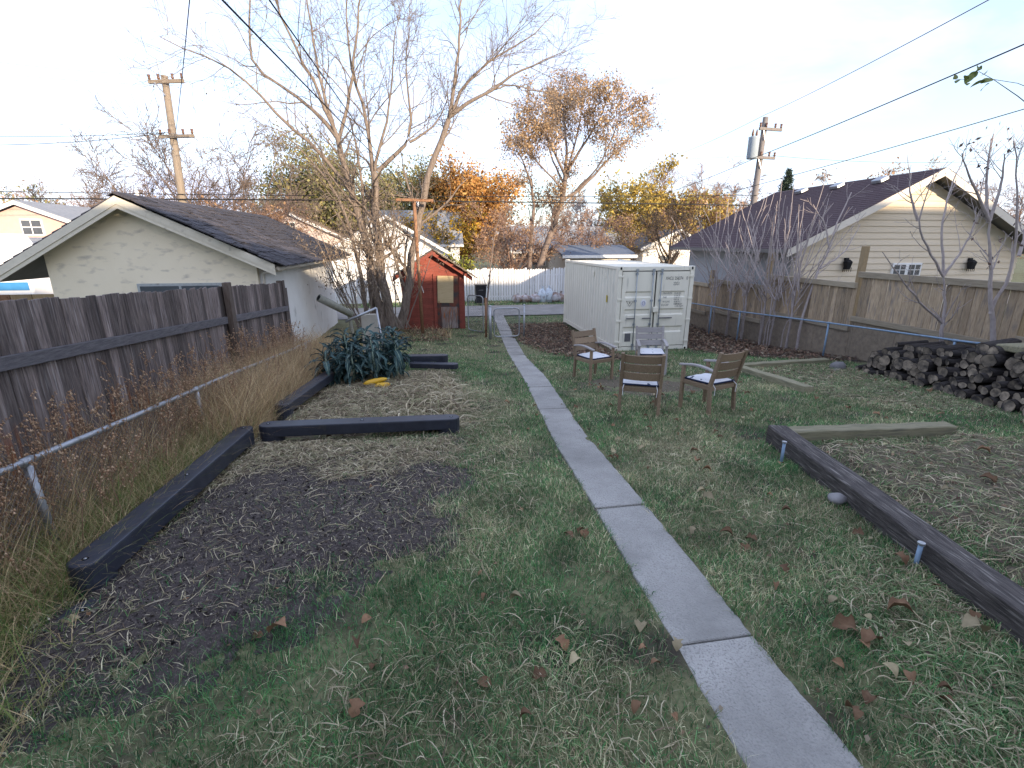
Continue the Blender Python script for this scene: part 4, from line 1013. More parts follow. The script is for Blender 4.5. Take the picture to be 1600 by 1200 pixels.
# ================================================================== LOG PILE
rl = random.Random(12)
def log_mesh(r, L, seed):
    q = random.Random(seed); n = 10; mb = MB(); k = [1 + q.uniform(-.16, .16) for _ in range(n)]
    vs = []
    for s, f in ((0, 1), (.5, .97), (1, .95)):
        for j in range(n): vs.append((L * s, r * k[j] * f * math.cos(2 * PI * j / n), r * k[j] * f * math.sin(2 * PI * j / n)))
    fs = [(s * n + j, s * n + (j + 1) % n, (s + 1) * n + (j + 1) % n, (s + 1) * n + j)[::-1] for s in range(2) for j in range(n)]
    b = mb.add(vs, fs).mesh('bark', 'bark_log', smooth=True)
    e = MB(); vs2 = [(-.004, r * k[j] * .93 * math.cos(2 * PI * j / n), r * k[j] * .93 * math.sin(2 * PI * j / n)) for j in range(n)] + [(.004, 0, 0)]
    e.add(vs2, [(j, n, (j + 1) % n) for j in range(n)]); e2 = MB().add([(L + .002, v[1] * .96, v[2] * .96) for v in vs2[:n]], [tuple(range(n))])
    return b, e.mesh('cut_end', 'log_end'), r, e2.mesh('cut_end', 'log_end')
kinds = [log_mesh(r, L, i) for i, (r, L) in enumerate(((.055, .7), (.065, .85), (.08, .7), (.09, .8), (.105, .75), (.115, .7), (.05, .6), (.125, .75)))]
logs = []
for row in range(6):
    y = 4.3 + .11 * (row % 2) + row * .02
    ymax = (9.15, 9.05, 8.95, 8.8, 8.5, 6.9)[row]
    while y < ymax:
        k = rl.choice(kinds if row > 1 else kinds[:6] + kinds[:3])
        if row == 5 and rl.random() < .35: y += .3; continue
        y += k[2] * .95
        logs.append((row, y, k)); y += k[2] * .95
prof = {}
rows_txt = ['bottom row', 'second row', 'third row', 'fourth row', 'fifth row', 'topmost row']
ORD = 'first second third fourth fifth sixth seventh eighth ninth tenth eleventh twelfth thirteenth fourteenth fifteenth sixteenth seventeenth eighteenth nineteenth twentieth'.split() + ['twenty-' + q for q in 'first second third fourth fifth sixth seventh eighth ninth'.split()] + ['thirtieth'] + ['thirty-' + q for q in 'first second third fourth fifth sixth'.split()]
for row, y, k in logs:
    fx = 8.62 + (y - 5.43) * .17 + row * .09 + rl.uniform(-.12, .14)
    z = g(0, y) + .07 + row * .142 + rl.uniform(-.03, .03) - (.14 if y > 8.7 else 0) * (row > 2)
    where = 'far end' if y > 7.9 else ('middle' if y > 6.2 else 'near end')
    prof[row] = prof.get(row, 0) + 1
    o = thing('firewood_log', 'round dark firewood log, %s, %s from the near end' % (rows_txt[row], ORD[prof[row] - 1]), 'log', (fx, y, z), 0, 'firewood logs stacked by the right fence')
    o.rotation_euler = (rl.uniform(0, 6), rl.uniform(-.10, .06), rl.uniform(-.35, .30))
    bk = ob('bark', k[0], o); ob('cut_end', k[1], o); ob('cut_end', k[3], o)
c = atx(1560, 590, 9.5); single('split_log', MB().prism([(-.2, 0), (.22, .0), (.2, .1), (-.18, .13)], lambda p, s: (9.3 + s, 6.45 + p[0], .66 + p[1]), 0, .75), 'treated', 'broad flat split log lying on top of the pile', 'log', (9.3, 6.45, .66), bevel=.02)
for (px, py, r, lb) in ((1337, 567, .16, 'grey rounded stone at the far foot of the log pile'), (1350, 573, .07, 'small pale stone beside the log pile'), (1308, 783, .075, 'brown stone at the foot of the dark timber')):
    c = atz(px, py, g(0, 9) if py < 700 else 0)
    if py < 700: c = np.array([9.05 - (.2 if r < .1 else 0), 9.45 - (.2 if r < .1 else 0), g(0, 9.4)])
    q = random.Random(int(px)); kk = {}
    single('stone', MB().sphere((c[0], c[1], c[2] + r * .35), (r * 1.2, r, r * .75), 9, 6, fn=lambda p: 1 + .12 * math.sin(5 * p[0] + px) * math.cos(4 * p[1])), 'stone', lb, 'stone', tuple(c), smooth=True)

# ================================================================== KALE AND SQUASH
def kale_leaf(L, w, curl, seed):
    q = random.Random(seed); n = 9; vs = []; fs = []; mb = MB()
    pts = []; a = rad(72); x = z = 0
    for i in range(n + 1):
        pts.append((x, z, a)); a -= curl / n; x += math.cos(a) * L / n; z += math.sin(a) * L / n
    for i, (x, z, a) in enumerate(pts):
        s = i / n; ww = w * (math.sin(PI * min(1, max(0, (s - .16) / .84)) ** .75) if s > .16 else .0) * .5 + .006
        if i == n: ww = .012
        nx, nz = -math.sin(a), math.cos(a)
        for j, e in enumerate((-1, -.5, -.12, .12, .5, 1)):
            ruf = (.014 * math.sin(i * 2.3 + e * 3 + seed) + .02 * abs(e)) * (1 if abs(e) > .3 else 0) * min(1, ww / .03)
            vs.append((x + nx * (ruf - .0), e * ww if abs(e) > .3 else e * .05 * (1 - s * .7), z + nz * ruf))
    for i in range(n):
        for j in range(5): fs.append((6 * i + j, 6 * i + j + 1, 6 * i + j + 7, 6 * i + j + 6))
    mb.f = []
    mb.v = [tuple(v) for v in vs]; mb.f = fs; mb.mi = [1 if (k % 5) == 2 else 0 for k in range(len(fs))]
    return mb.mesh('leaf', ['kale', 'kale_rib'], smooth=True)
leafs = [kale_leaf(L * 1.05, w * .62, c, i) for i, (L, w, c) in enumerate(((.46, .12, 1.5), (.52, .13, 2.2), (.42, .11, .9), (.56, .14, 2.8), (.36, .09, 1.2), (.48, .12, 1.9), (.5, .15, 3.2)))]
rk = random.Random(21)
spots = [(-2.05, 9.1, .36, 'kale plant at the left end of the clump beside the black timber'), (-1.72, 9.75, .62, 'tall kale plant at the back left of the clump'), (-1.45, 9.0, .40, 'kale plant at the front left of the clump'), (-1.22, 9.7, .66, 'tallest kale plant in the middle back of the clump'), (-.98, 9.05, .42, 'kale plant just above the yellow squash'), (-.78, 9.75, .62, 'kale plant at the back right of the clump'), (-.48, 9.35, .50, 'kale plant at the right end of the clump'), (-1.62, 9.35, .52, 'kale plant in the middle left of the clump'), (-1.05, 9.4, .55, 'kale plant in the middle of the clump'), (-2.0, 9.7, .46, 'kale plant at the far left behind the end plant'), (-.55, 9.9, .62, 'kale plant at the far right back of the clump')]
for x, y, h, lb in spots:
    x = -2.18 + (x + 2.05) * .86; y = y + .85; h *= 1.62; z0 = g(x, y) + .03; t = thing('kale_plant', lb, 'plant', (x, y, z0), 0, 'kale plants in the left bed')
    lpart('stem', MB().tube([(0, 0, -.05), (.02, .01, h * .5), (0, 0, h)], [.022, .02, .014], 7), 'kale_rib', t, smooth=True)
    nl = 34
    for k in range(nl):
        f = k / nl; az = k * 2.4 + rk.uniform(-.3, .3); zz = h * (.28 + .74 * f); tilt = rad(50) * (1 - f) + rk.uniform(-.15, .2)
        sc = rk.uniform(.75, 1.1) * (1 - .25 * f * (f > .8))
        ob('leaf', rk.choice(leafs), t, (0, 0, zz), (rk.uniform(-.25, .25), tilt, az), (sc, sc * rk.uniform(.9, 1.2), sc))
def squash(label, a, b, r):
    a, b = np.array(a), np.array(b); t = thing('yellow_squash', label, 'squash', tuple(a))
    pts = [a + (b - a) * s for s in np.linspace(0, 1, 9)]; rr = [r * k for k in (.25, .75, .95, 1, .98, .92, .85, .7, .3)]
    part('fruit', MB().tube([tuple(p) for p in pts], rr, 12), 'squash', t, smooth=True)
    part('stalk', MB().tube([tuple(b), tuple(b + (b - a) * .12)], .012, 6), 'kale_rib', t)
zs = g(0, 9.4) + .11
squash('longer yellow squash lying in front of the kale', (-1.42, 9.45, zs + .02), (-.98, 9.56, zs + .08), .058)
squash('shorter orange yellow squash against the longer one', (-1.2, 9.30, zs + .0), (-.9, 9.36, zs + .02), .06)

# ================================================================== BIN, BAGS, WHITE FENCE
WFY = 29.3
t = thing('picket_fence', 'tall white painted board fence beyond the alley', 'fence', (0, WFY, -1))
pmesh = MB().prism([(-.066, 0), (.066, 0), (.066, 1.0), (.03, 1.03), (-.03, 1.03), (-.066, 1.0)], lambda p, s: (p[0], s, p[1]), -.011, .011).mesh('picket', 'white_old')
rw = random.Random(8); x = -9.0
while x < 20:
    hh = 1.80 + rw.uniform(-.03, .03) + (.06 if int(x / 2.4) % 2 else 0)
    ob('picket', pmesh, t, (x, rw.uniform(-.006, .006), -.02), (0, rw.uniform(-.008, .008), 0), (1, 1, hh)); x += .158
for z in (.25, 1.5): part('rail', MB().box((5.5, WFY + .04, -1 + z), (29, .04, .09)), 'white_old', t)
x = -9.0
while x < 20: part('post', MB().box((x, WFY - .03, -.05), (.12, .05, 1.95)), 'white_old', t); x += 2.42
bx, by = at(751, 466, 27.9)[0], 27.9
t = thing('wheelie_bin', 'black wheeled rubbish bin by the white fence', 'bin', (bx, by, -1))
vs = [(bx - .25, by - .27, -.92), (bx + .25, by - .27, -.92), (bx + .25, by + .27, -.92), (bx - .25, by + .27, -.92), (bx - .31, by - .36, .02), (bx + .31, by - .36, .02), (bx + .31, by + .36, .02), (bx - .31, by + .36, .02)]
part('body', MB().add(vs, [(3, 2, 1, 0), (4, 5, 6, 7), (0, 1, 5, 4), (1, 2, 6, 5), (2, 3, 7, 6), (3, 0, 4, 7)]), 'black_bin', t, bevel=.03, seg=2)
part('lid', MB().box((bx, by - .02, .07), (.70, .80, .07)), 'black_bin', t, bevel=.03, seg=2)
part('panel', MB().box((bx, by - .335, -.15), (.26, .01, .09)), 'sticker', t)
for s in (-1, 1): part('wheel', MB().tube([(bx + s * .24, by + .3, -.88), (bx + s * .30, by + .3, -.88)], .12, 12), 'seal', t)
bags = [(808, .34, .42, 'bag', 'leftmost rubbish bag, full of brown leaves'), (821, .36, .40, 'bag', 'second rubbish bag from the left, squat and pale'), (836, .42, .44, 'bag', 'third rubbish bag, brownish and slumped'), (847, .34, .72, 'bag_blue', 'tall bluish rubbish bag with tied top left of its twin'), (857, .32, .74, 'bag_blue', 'tall bluish rubbish bag with tied top right of its twin'), (866, .36, .52, 'bag', 'round purple grey rubbish bag near the container'), (876, .34, .48, 'bag', 'rightmost rubbish bag partly hidden by the container')]
for i, (px, r, h, m_, lb) in enumerate(bags):
    x = at(px, 470, 28.3)[0]; t = thing('rubbish_bag', lb, 'bag', (x, 28.3, -1), 0, 'rubbish bags along the white fence')
    fn = lambda p: 1 + .10 * math.sin(7 * p[0] + 3 * i) * math.cos(6 * p[1] + i) + .06 * math.sin(11 * p[2] + i)
    part('sack', MB().sphere((x, 28.3, -.98 + h * .42), (r * .9, r * .8, h * .62), 14, 10, fn), m_, t, smooth=True)
    part('tied_neck', MB().tube([(x, 28.3, -.98 + h * .98), (x + .02, 28.3, -.98 + h * 1.1), (x + .03, 28.3, -.98 + h * 1.24)], [.06, .035, .08], 8), m_, t, smooth=True)

# ================================================================== FAR BUILDINGS
def house(label, xc, yf, w, d, wall_h, ridge_h, wm, rm, axis='Y', z0=-1.0, over=.35, windows=(), name='house', cat='house', trim='white_paint', chim=None):
    t = thing(name, label, cat, (xc, yf, z0)); zt = z0 + wall_h; zr = z0 + ridge_h
    if axis == 'Y':                                      # gable faces the viewer
        part('wall', MB().prism([(xc - w / 2, z0), (xc + w / 2, z0), (xc + w / 2, zt), (xc, zr - .1), (xc - w / 2, zt)], lambda p, s: (p[0], s, p[1]), yf, yf + d), wm, t)
        k = (zr - zt) / (w / 2); E = w / 2 + over; ze = zr - k * E
        r = part('roof', MB().prism([(xc - E, ze), (xc, zr), (xc + E, ze), (xc + E, ze + .14), (xc, zr + .14), (xc - E, ze + .14)], lambda p, s: (p[0], s, p[1]), yf - over, yf + d + over), rm, t)
        for s in (-1, 1): part('barge_board', MB().prism([(xc, zr + .10), (xc + s * E, ze + .10), (xc + s * E, ze - .10), (xc, zr - .10)], lambda p, q: (p[0], q, p[1]), yf - over - .04, yf - over - .005), trim, t)
    else:
        part('wall', MB().prism([(yf, z0), (yf + d, z0), (yf + d, zt), (yf + d / 2, zr - .1), (yf, zt)], lambda p, s: (s, p[0], p[1]), xc - w / 2, xc + w / 2), wm, t)
        k = (zr - zt) / (d / 2); E = d / 2 + over; ze = zr - k * E; ym = yf + d / 2
        r = part('roof', MB().prism([(ym - E, ze), (ym, zr), (ym + E, ze), (ym + E, ze + .14), (ym, zr + .14), (ym - E, ze + .14)], lambda p, s: (s, p[0], p[1]), xc - w / 2 - over, xc + w / 2 + over), rm, t)
        part('fascia', MB().box((xc, ym - E - .03, ze + .03), (w + 2 * over, .05, .2)), trim, t)
    for (wx, wz, ww, wh) in windows:
        f = part('window', MB().box((wx, yf - .03, wz), (ww, .07, wh)), trim, t)
        part('pane', MB().box((wx, yf - .08, wz), (ww - .16, .03, wh - .16)), 'glass', f)
        part('muntin', MB().box((wx, yf - .10, wz), (.05, .02, wh - .16)).box((wx, yf - .101, wz), (ww - .16, .018, .05)), trim, f)
    if chim: part('vent_pipe', MB().tube([(chim[0], chim[1], chim[2] - .8), (chim[0], chim[1], chim[2])], .12, 8), 'white_paint', r, smooth=True)
    return t
house('peach house with grey roof at the far left behind the garage', -22.7, 33, 9.5, 14, 3.6, 5.5, 'peach', 'roof_grey', windows=((-22.3, 3.2, 1.1, .9),), chim=(-20.6, 41, 5.9))
house('low flat addition with a mossy roof before the peach house', -21.5, 30, 12, 3, 2.9, 3.5, 'beige', 'roof_grey', axis='X')
house('pale pink house with brown roof left of the bare tree', -12.1, 45, 10, 12, 3.6, 5.95, 'pinkw', 'roof_brown', windows=((-11.5, 3.6, .9, .8),))
house('white garage behind the red shed with its gable to the alley', -2.7, 33, 8.2, 9, 2.55, 4.9, 'white_paint', 'roof_dark', name='garage', cat='garage')
house('house with wide grey roof and vent pipe behind the white garage', -1.6, 45, 8.2, 8, 3.3, 6.1, 'white_paint', 'roof_grey', axis='X', chim=(-1.0, 47, 6.1), windows=((1.4, 1.9, .8, 1.0),))
house('long beige bungalow with sage grey roof behind the leafy tree', 11.9, 40, 11.0, 8, 2.75, 4.6, 'beige', 'roof_grey', axis='X', windows=((8.6, 1.0, 1.2, 1.0), (11.0, 1.0, 1.2, 1.0)))
house('small shed with blue grey roof above the far end of the container', 11.3, 33, 4.6, 5, 2.5, 3.05, 'beige', 'roof_blue', axis='X', name='shed', cat='shed')
house('white sided building seen right above the container', 18.5, 36, 5.4, 7, 3.0, 4.2, 'white_paint', 'roof_dark', windows=((17.6, 1.0, 1.0, 1.0),))
house('dark roofed house partly hidden beyond the beige garage', 32, 46, 12, 10, 3.4, 6.0, 'beige', 'roof_dark')
house('grey roofed house hidden behind the left utility pole', -32, 52, 12, 9, 3.4, 5.6, 'beige', 'roof_grey', axis='X')
# parked trailer
c = at(10, 402, 25.5)
t = thing('camper_trailer', 'white camper trailer with blue stripes at the left edge', 'trailer', (c[0] - 1.2, 25.5, -1))
x0 = at(-90, 400, 25.5)[0]; x1 = at(60, 400, 25.5)[0]; xq = at(12, 372, 25.5)[0]
body = [(x0, -.5), (x1, -.5), (x1 + .1, .5), (xq, 2.75), (x0, 2.8)]
part('body', MB().prism(body, lambda p, s: (p[0], s, p[1]), 24.6, 26.6), 'white_paint', t, bevel=.06, seg=2)
part('stripe', MB().box(((x0 + x1) / 2, 24.58, .55), (x1 - x0 - .1, .02, .35)), 'blue', t)
part('window', MB().sphere((xq - .6, 24.6, 1.75), (.35, .03, .25), 12, 6), 'glass', t)
for q in (x0 + .8, x0 + 1.6): part('wheel', MB().tube([(q, 24.55, -.65), (q, 24.8, -.65)], .34, 16), 'seal', t)
t = thing('tarpaulin', 'bright blue tarpaulin stretched behind the camper trailer', 'tarpaulin', (x1, 27.5, -1))
a_, b_ = at(22, 384, 27.6), at(75, 384, 27.6)
mb = MB(); vs = []; fs = []
for i in range(7):
    for j in range(4): vs.append((a_[0] + (b_[0] - a_[0]) * i / 6, 27.3 + .6 * j + .05 * math.sin(i * 2 + j), a_[2] - .15 - .5 + .1 * j * 1.6 + .05 * math.sin(3 * i)))
for i in range(6):
    for j in range(3): q = i * 4 + j; fs.append((q, q + 4, q + 5, q + 1))
mb.add(vs, fs)
for i in (0, 6):
    pass
part('sheet', mb, 'blue', t)
for q in (a_[0] + .1, b_[0] - .1): part('pole', MB().tube([(q, 27.5, -1), (q, 27.5, a_[2] - .5)], .03, 6), 'galv', t)
t = thing('board_fence', 'low reddish brown fence behind the left garage eave', 'fence', (-12, 13.4, -1))
for k in range(9):
    part('board', MB().box((-12.9 + .46 * k, 13.4, .1), (.44, .03, 2.2)), 'fence_post' if k % 3 else 'rust', t)
part('rail', MB().box((-11, 13.36, .95), (4.2, .05, .12)), 'fence_old_rail', t)

# ================================================================== UTILITY POLES AND WIRES
def upole(label, x, y, ztop, arms, mat, lean=(0, 0), trans=False):
    t = thing('utility_pole', label, 'pole', (x, y, -1))
    part('shaft', MB().tube([(x, y, -1.2), (x + lean[0] * .5, y, 3.5), (x + lean[0], y, ztop)], [.19, .16, .125], 12), mat, t, smooth=True)
    for (z, L, dx, ang) in arms:
        xx = x + lean[0] * (z + 1) / (ztop + 1); c, s = math.cos(ang), math.sin(ang)
        a = part('cross_arm', MB().bar((xx + (dx - L / 2) * c, y - .17 + (dx - L / 2) * s, z), (xx + (dx + L / 2) * c, y - .17 + (dx + L / 2) * s, z), .10, .13), mat, t, bevel=.01)
        for f in (-.46, -.2, .2, .46):
            px_, py_ = xx + (dx + L * f) * c, y - .17 + (dx + L * f) * s
            part('insulator', MB().tube([(px_, py_, z + .06), (px_, py_, z + .12), (px_, py_, z + .16), (px_, py_, z + .26)], [.02, .06, .045, .06], 8), 'ceramic', a, smooth=True)
        part('brace', MB().bar((xx + (dx - L * .3) * c, y - .19, z - .05), (xx, y - .19, z - .5), .02, .04), 'galv', a)
    if trans:
        cx, cy = x - .45, y - .15; tz = trans
        b = part('transformer', MB().tube([(cx, cy, tz - .5), (cx, cy, tz - .46), (cx, cy, tz + .42), (cx, cy, tz + .48), (cx, cy, tz + .52)], [.22, .25, .25, .27, .1], 14), 'transf', t, smooth=True)
        for s in (-.1, .1): part('bushing', MB().tube([(cx + s, cy, tz + .5), (cx + s, cy, tz + .62), (cx + s, cy, tz + .82)], [.04, .06, .02], 8), 'ceramic', b, smooth=True)
    return t
zl = at(262, 210, 24)[2]; zt_l = at(250, 118, 24)[2]
pl = upole('tan wooden utility pole rising behind the left garage', -10.55, 24, zt_l, [(zt_l - .25, 1.5, .12, -.25), (zl - .1, 1.5, .25, -.25)], 'pole', (.35, 0))
part('pin', MB().tube([(-10.3, 23.8, zt_l), (-10.3, 23.8, zt_l + .6)], .02, 6), 'galv', pl)
zr_ = at(1190, 190, 24)[2]; zr2 = at(1184, 247, 24)[2]
upole('grey utility pole with a transformer above the right garage', 16.2, 24, zr_ + .2, [(zr_ - .35, 1.3, .25, .1), (zr2, 1.2, .15, .1)], 'pole_grey', (.12, 0), trans=at(1175, 232, 24)[2])
P0 = np.array
def alley(pxy0, pxy1, sag, r, mat, label): wire('overhead_cable', at(*pxy0, 23.8), at(*pxy1, 23.8), sag, r, mat, label, 'cable', 40)
alley((-500, 310), (1183, 321), -.1, .028, 'wire', 'thickest black cable running low along the alley')
alley((-500, 288), (1183, 305), .2, .015, 'wire', 'thin black cable just above the thickest alley cable')
wire('overhead_cable', at(262, 208, 23.8), at(1180, 243, 23.8), .55, .009, 'wire_grey', 'grey wire strung between the two utility poles', 'cable', 40)
wire('overhead_cable', at(-400, 196, 23.8), at(262, 207, 23.8), .25, .010, 'wire', 'upper wire running left from the tan pole middle arm', 'cable', 30)
wire('overhead_cable', at(-400, 206, 23.8), at(258, 208, 23.8), .45, .012, 'wire', 'lower wire running left from the tan pole middle arm', 'cable', 30)
wire('overhead_cable', at(-400, 30, 23.8), at(250, 118, 23.8), .3, .006, 'wire_grey', 'faint wire running left from the top of the tan pole', 'cable', 30)
wire('overhead_cable', at(-400, 55, 23.8), at(280, 134, 23.8), .3, .006, 'wire_grey', 'fainter lower wire running left from the tan pole top', 'cable', 30)
wire('overhead_cable', at(294, 0, 12) + (at(294, 0, 12) - at(275, 204, 23.8)) * .6, at(275, 204, 23.8), .1, .010, 'wire', 'twisted drop cable coming down to the tan pole', 'cable', 20)
wire('overhead_cable', at(1410, 66, 12) + (at(1410, 66, 12) - at(1194, 180, 23.8)) * .5, at(1194, 180, 23.8), .1, .009, 'wire', 'upper wire sloping from the top right to the grey pole', 'cable', 30)
wire('overhead_cable', at(1194, 180, 23.8), at(1045, 246, 46), .15, .010, 'wire_grey', 'grey wire sloping left and down from the grey pole top', 'cable', 30)
wire('overhead_cable', at(1590, 66, 9) + (at(1590, 66, 9) - at(1180, 246, 23.8)) * .5, at(1180, 246, 23.8), .1, .014, 'wire', 'thick wire sloping from the top right to the transformer', 'cable', 30)
wire('overhead_cable', at(1178, 248, 23.8), at(985, 318, 42), .2, .014, 'wire', 'dark wire sloping left and down from the transformer', 'cable', 30)
wire('overhead_cable', at(1600, 165, 11) + (at(1600, 165, 11) - at(1110, 308, 24)) * .4, at(1110, 308, 24), .1, .011, 'wire', 'lowest wire sloping across above the right garage roof', 'cable', 30)
wire('overhead_cable', at(1205, 243, 23.8), at(1750, 232, 23.8), .5, .009, 'wire', 'wire running right from the grey pole lower arm', 'cable', 30)

# ================================================================== TREES
def build_tree(name, label, base, limbs, lim_r, specs, rng, bark, leaf=None, cat='tree', group=None, sides=(9, 5, 4, 3, 3)):
    """limbs: list of 3-D polylines; specs: one tuple per level for sprout()."""
    t = thing(name, label, cat, base, 0, group); off = base
    L = np.stack([resample(l, 12) for l in limbs]); R = np.stack([np.interp(np.linspace(0, 1, 12), np.linspace(0, 1, len(r)), r) for r in lim_r])
    L[:, 1:] += rng.normal(size=L[:, 1:].shape) * .012 * np.linalg.norm(L[:, -1] - L[:, 0], axis=1)[:, None, None] * .35
    v, f = tubes_np(L, R, sides[0])
    ob('trunk', np_mesh('trunk', v, f, bark, smooth=True, off=off), t)
    parts = []; cur, cr = L, R; last = None; allp = []
    for i, sp in enumerate(specs):
        cur, cr = sprout(cur, cr, rng=rng, **sp); parts.append(tubes_np(cur, cr, sides[min(i + 1, 4)])); last = cur; allp.append(cur)
    v, f = merge(parts)
    ob('crown', np_mesh('crown', v, f, bark, smooth=True, off=off), t)
    if leaf:
        src = np.concatenate([a[:, -min(3, a.shape[1]):].reshape(-1, 3) for a in allp[-leaf.get('lv', 1):]])
        n = leaf['n']; pos = src[rng.randint(0, len(src), n)] + rng.normal(size=(n, 3)) * leaf.get('spread', .15)
        if 'keep' in leaf: pos = pos[leaf['keep'](pos)]
        v, f, c = leaf_quads(pos, leaf['size'], rng, pick(leaf['cols'], len(pos), rng, .3), leaf.get('droop', .4), leaf.get('aspect', .6))
        ob('foliage', np_mesh('foliage', v, f, 'leaves', c, off=off), t)
    return t
def px_limb(pts, Y, dy=0.0):
    n = len(pts); return [at(p[0], p[1], Y + dy * i / (n - 1)) for i, p in enumerate(pts)]

rng = np.random.RandomState(11)
TY = 19.0
lim = [([(598, 512), (586, 430), (562, 340), (542, 280), (528, 215)], [.17, .14, .12, .11, .09], 0),
       ([(528, 216), (490, 165), (430, 130), (390, 108), (386, 66), (392, 0), (398, -60)], [.085, .06, .045, .04, .035, .025, .015], 1.0),
       ([(545, 292), (500, 235), (430, 182), (400, 130), (340, 92), (300, 85), (250, 60)], [.075, .06, .05, .04, .03, .02, .012], -1.2),
       ([(528, 216), (500, 150), (475, 100), (455, 60), (428, 0), (415, -60)], [.07, .055, .045, .035, .028, .015], -.8),
       ([(530, 216), (545, 150), (553, 110), (556, 66), (562, 0), (572, -70)], [.065, .055, .045, .035, .028, .014], .6),
       ([(524, 214), (500, 130), (490, 60), (480, 0), (474, -60)], [.065, .05, .035, .025, .014], 1.5),
       ([(612, 512), (595, 430), (587, 330), (584, 270)], [.20, .17, .14, .12], 0),
       ([(584, 272), (576, 190), (560, 150), (546, 95), (540, 20), (545, -40)], [.085, .06, .05, .035, .025, .014], .9),
       ([(590, 268), (617, 245), (642, 220), (647, 185), (635, 135), (632, 90), (640, 40)], [.085, .07, .055, .04, .028, .018, .01], -.7),
       ([(640, 222), (670, 205), (692, 178), (700, 150)], [.05, .035, .022, .012], .5),
       ([(585, 275), (600, 200), (615, 150), (612, 90), (625, 20)], [.06, .045, .03, .02, .012], -1.0),
       ([(624, 512), (642, 430), (655, 330), (670, 270), (688, 215), (700, 188)], [.185, .155, .13, .12, .105, .095], 0),
       ([(700, 190), (712, 120), (718, 66), (722, 0), (728, -60)], [.075, .055, .042, .03, .015], .8),
       ([(703, 182), (730, 160), (772, 140), (800, 115), (840, 100), (886, 78)], [.075, .06, .045, .034, .022, .01], -.6),
       ([(700, 187), (722, 140), (742, 110), (790, 80), (830, 62), (865, 20)], [.07, .05, .04, .03, .02, .01], 1.2),
       ([(772, 140), (800, 130), (840, 145), (870, 140)], [.03, .022, .015, .008], .6),
       ([(576, 512), (562, 410), (540, 330), (505, 265), (480, 240), (430, 200)], [.09, .075, .06, .045, .03, .015], -.9),
       ([(586, 512), (575, 420), (572, 330), (560, 260), (548, 190)], [.10, .08, .06, .045, .02], .7)]
build_tree('bare_tree', 'large bare multi stemmed tree left of the red shed', (-1.9, TY, -1.0), [px_limb(p, TY, d) for p, r, d in lim], [r for p, r, d in lim],
           [dict(k=11, length=2.7, ang=42, wob=.16, up=.05, npts=7, tmin=.15, rr=.45, rmin=.007), dict(k=7, length=1.2, ang=45, wob=.2, up=.02, npts=5, tmin=.12, rr=.5, rmin=.005), dict(k=4, length=.58, ang=42, wob=.22, up=.0, npts=3, rr=.55, rmin=.0035)], rng, 'bark',
           leaf=dict(n=2600, size=.07, cols=((.20, .15, .10), (.14, .10, .07)), spread=.12, droop=1.2, aspect=.45, keep=lambda p: p[:, 2] < 7.5))
# shrub of shoots with dry seed clusters round the foot of that tree
rng = np.random.RandomState(14)
lim = []
for i in range(26):
    px = 545 + 95 * rng.rand(); tx = px + rng.uniform(-110, 60); ty = rng.uniform(300, 400)
    lim.append((px_limb([(px, 512), ((px * .6 + tx * .4), 450), ((px * .3 + tx * .7), 390), (tx, ty)], 17.3 + rng.rand() * .9, -.6 * rng.rand()), [.024, .018, .012, .006]))
build_tree('leggy_shrub', 'tangle of thin shoots with dry seed clusters round the bare tree foot', (-2.0, 17.6, -1.0), [a for a, b in lim], [b for a, b in lim],
           [dict(k=7, length=.9, ang=38, wob=.16, up=.08, npts=6, tmin=.25, rr=.5, rmin=.004), dict(k=4, length=.4, ang=45, wob=.2, up=.0, npts=4, rr=.6, rmin=.003)], rng, 'bark',
           leaf=dict(n=2600, size=.075, cols=((.30, .23, .16), (.22, .16, .11), (.36, .29, .21)), spread=.1, droop=1.6, aspect=.5), cat='shrub', sides=(5, 3, 3, 3, 3))
# leafy tan tree beyond the white fence
rng = np.random.RandomState(16); TY = 32.2
lim = [([(838, 432), (852, 388), (868, 345), (880, 312), (884, 275)], [.26, .21, .18, .16, .14], 0),
       ([(884, 278), (868, 240), (850, 205), (830, 180)], [.10, .07, .05, .02], -1), ([(884, 276), (886, 230), (880, 190), (882, 150)], [.11, .08, .05, .02], .8),
       ([(884, 274), (905, 235), (930, 200), (945, 165)], [.10, .08, .05, .02], -.6), ([(880, 312), (920, 285), (950, 250), (985, 215), (1005, 195)], [.11, .09, .07, .04, .02], 1),
       ([(826, 432), (830, 365), (836, 310), (826, 270), (808, 235)], [.16, .13, .11, .08, .03], 1), ([(884, 300), (850, 265), (822, 235), (806, 210)], [.07, .05, .035, .015], -1.2), ([(884, 272), (900, 220), (908, 180), (915, 148)], [.08, .06, .04, .015], 1.2), ([(900, 298), (935, 262), (958, 215), (968, 180)], [.07, .05, .035, .015], -1.4), ([(880, 285), (858, 240), (856, 200), (858, 165)], [.07, .05, .035, .015], 1.5)]
build_tree('leafy_tree', 'open crowned tree with tan leaves behind the white fence', at(838, 432, TY) * np.array([1, 1, 0]) + np.array([0, 0, -1]), [px_limb(p, TY, d * 2) for p, r, d in lim], [r for p, r, d in lim],
           [dict(k=10, length=2.4, ang=36, wob=.13, up=.10, npts=7, tmin=.3, rr=.45, rmin=.012), dict(k=7, length=1.2, ang=38, wob=.16, up=.06, npts=5, rr=.5, rmin=.009), dict(k=3, length=.6, ang=42, wob=.2, up=.0, npts=4, rr=.6, rmin=.007)], rng, 'bark_far',
           leaf=dict(n=19000, size=.14, cols=((.46, .31, .17), (.52, .37, .22), (.36, .24, .15), (.56, .39, .20)), spread=.16, lv=2, droop=.8, aspect=.55, keep=lambda p: p[:, 2] > 4.6))
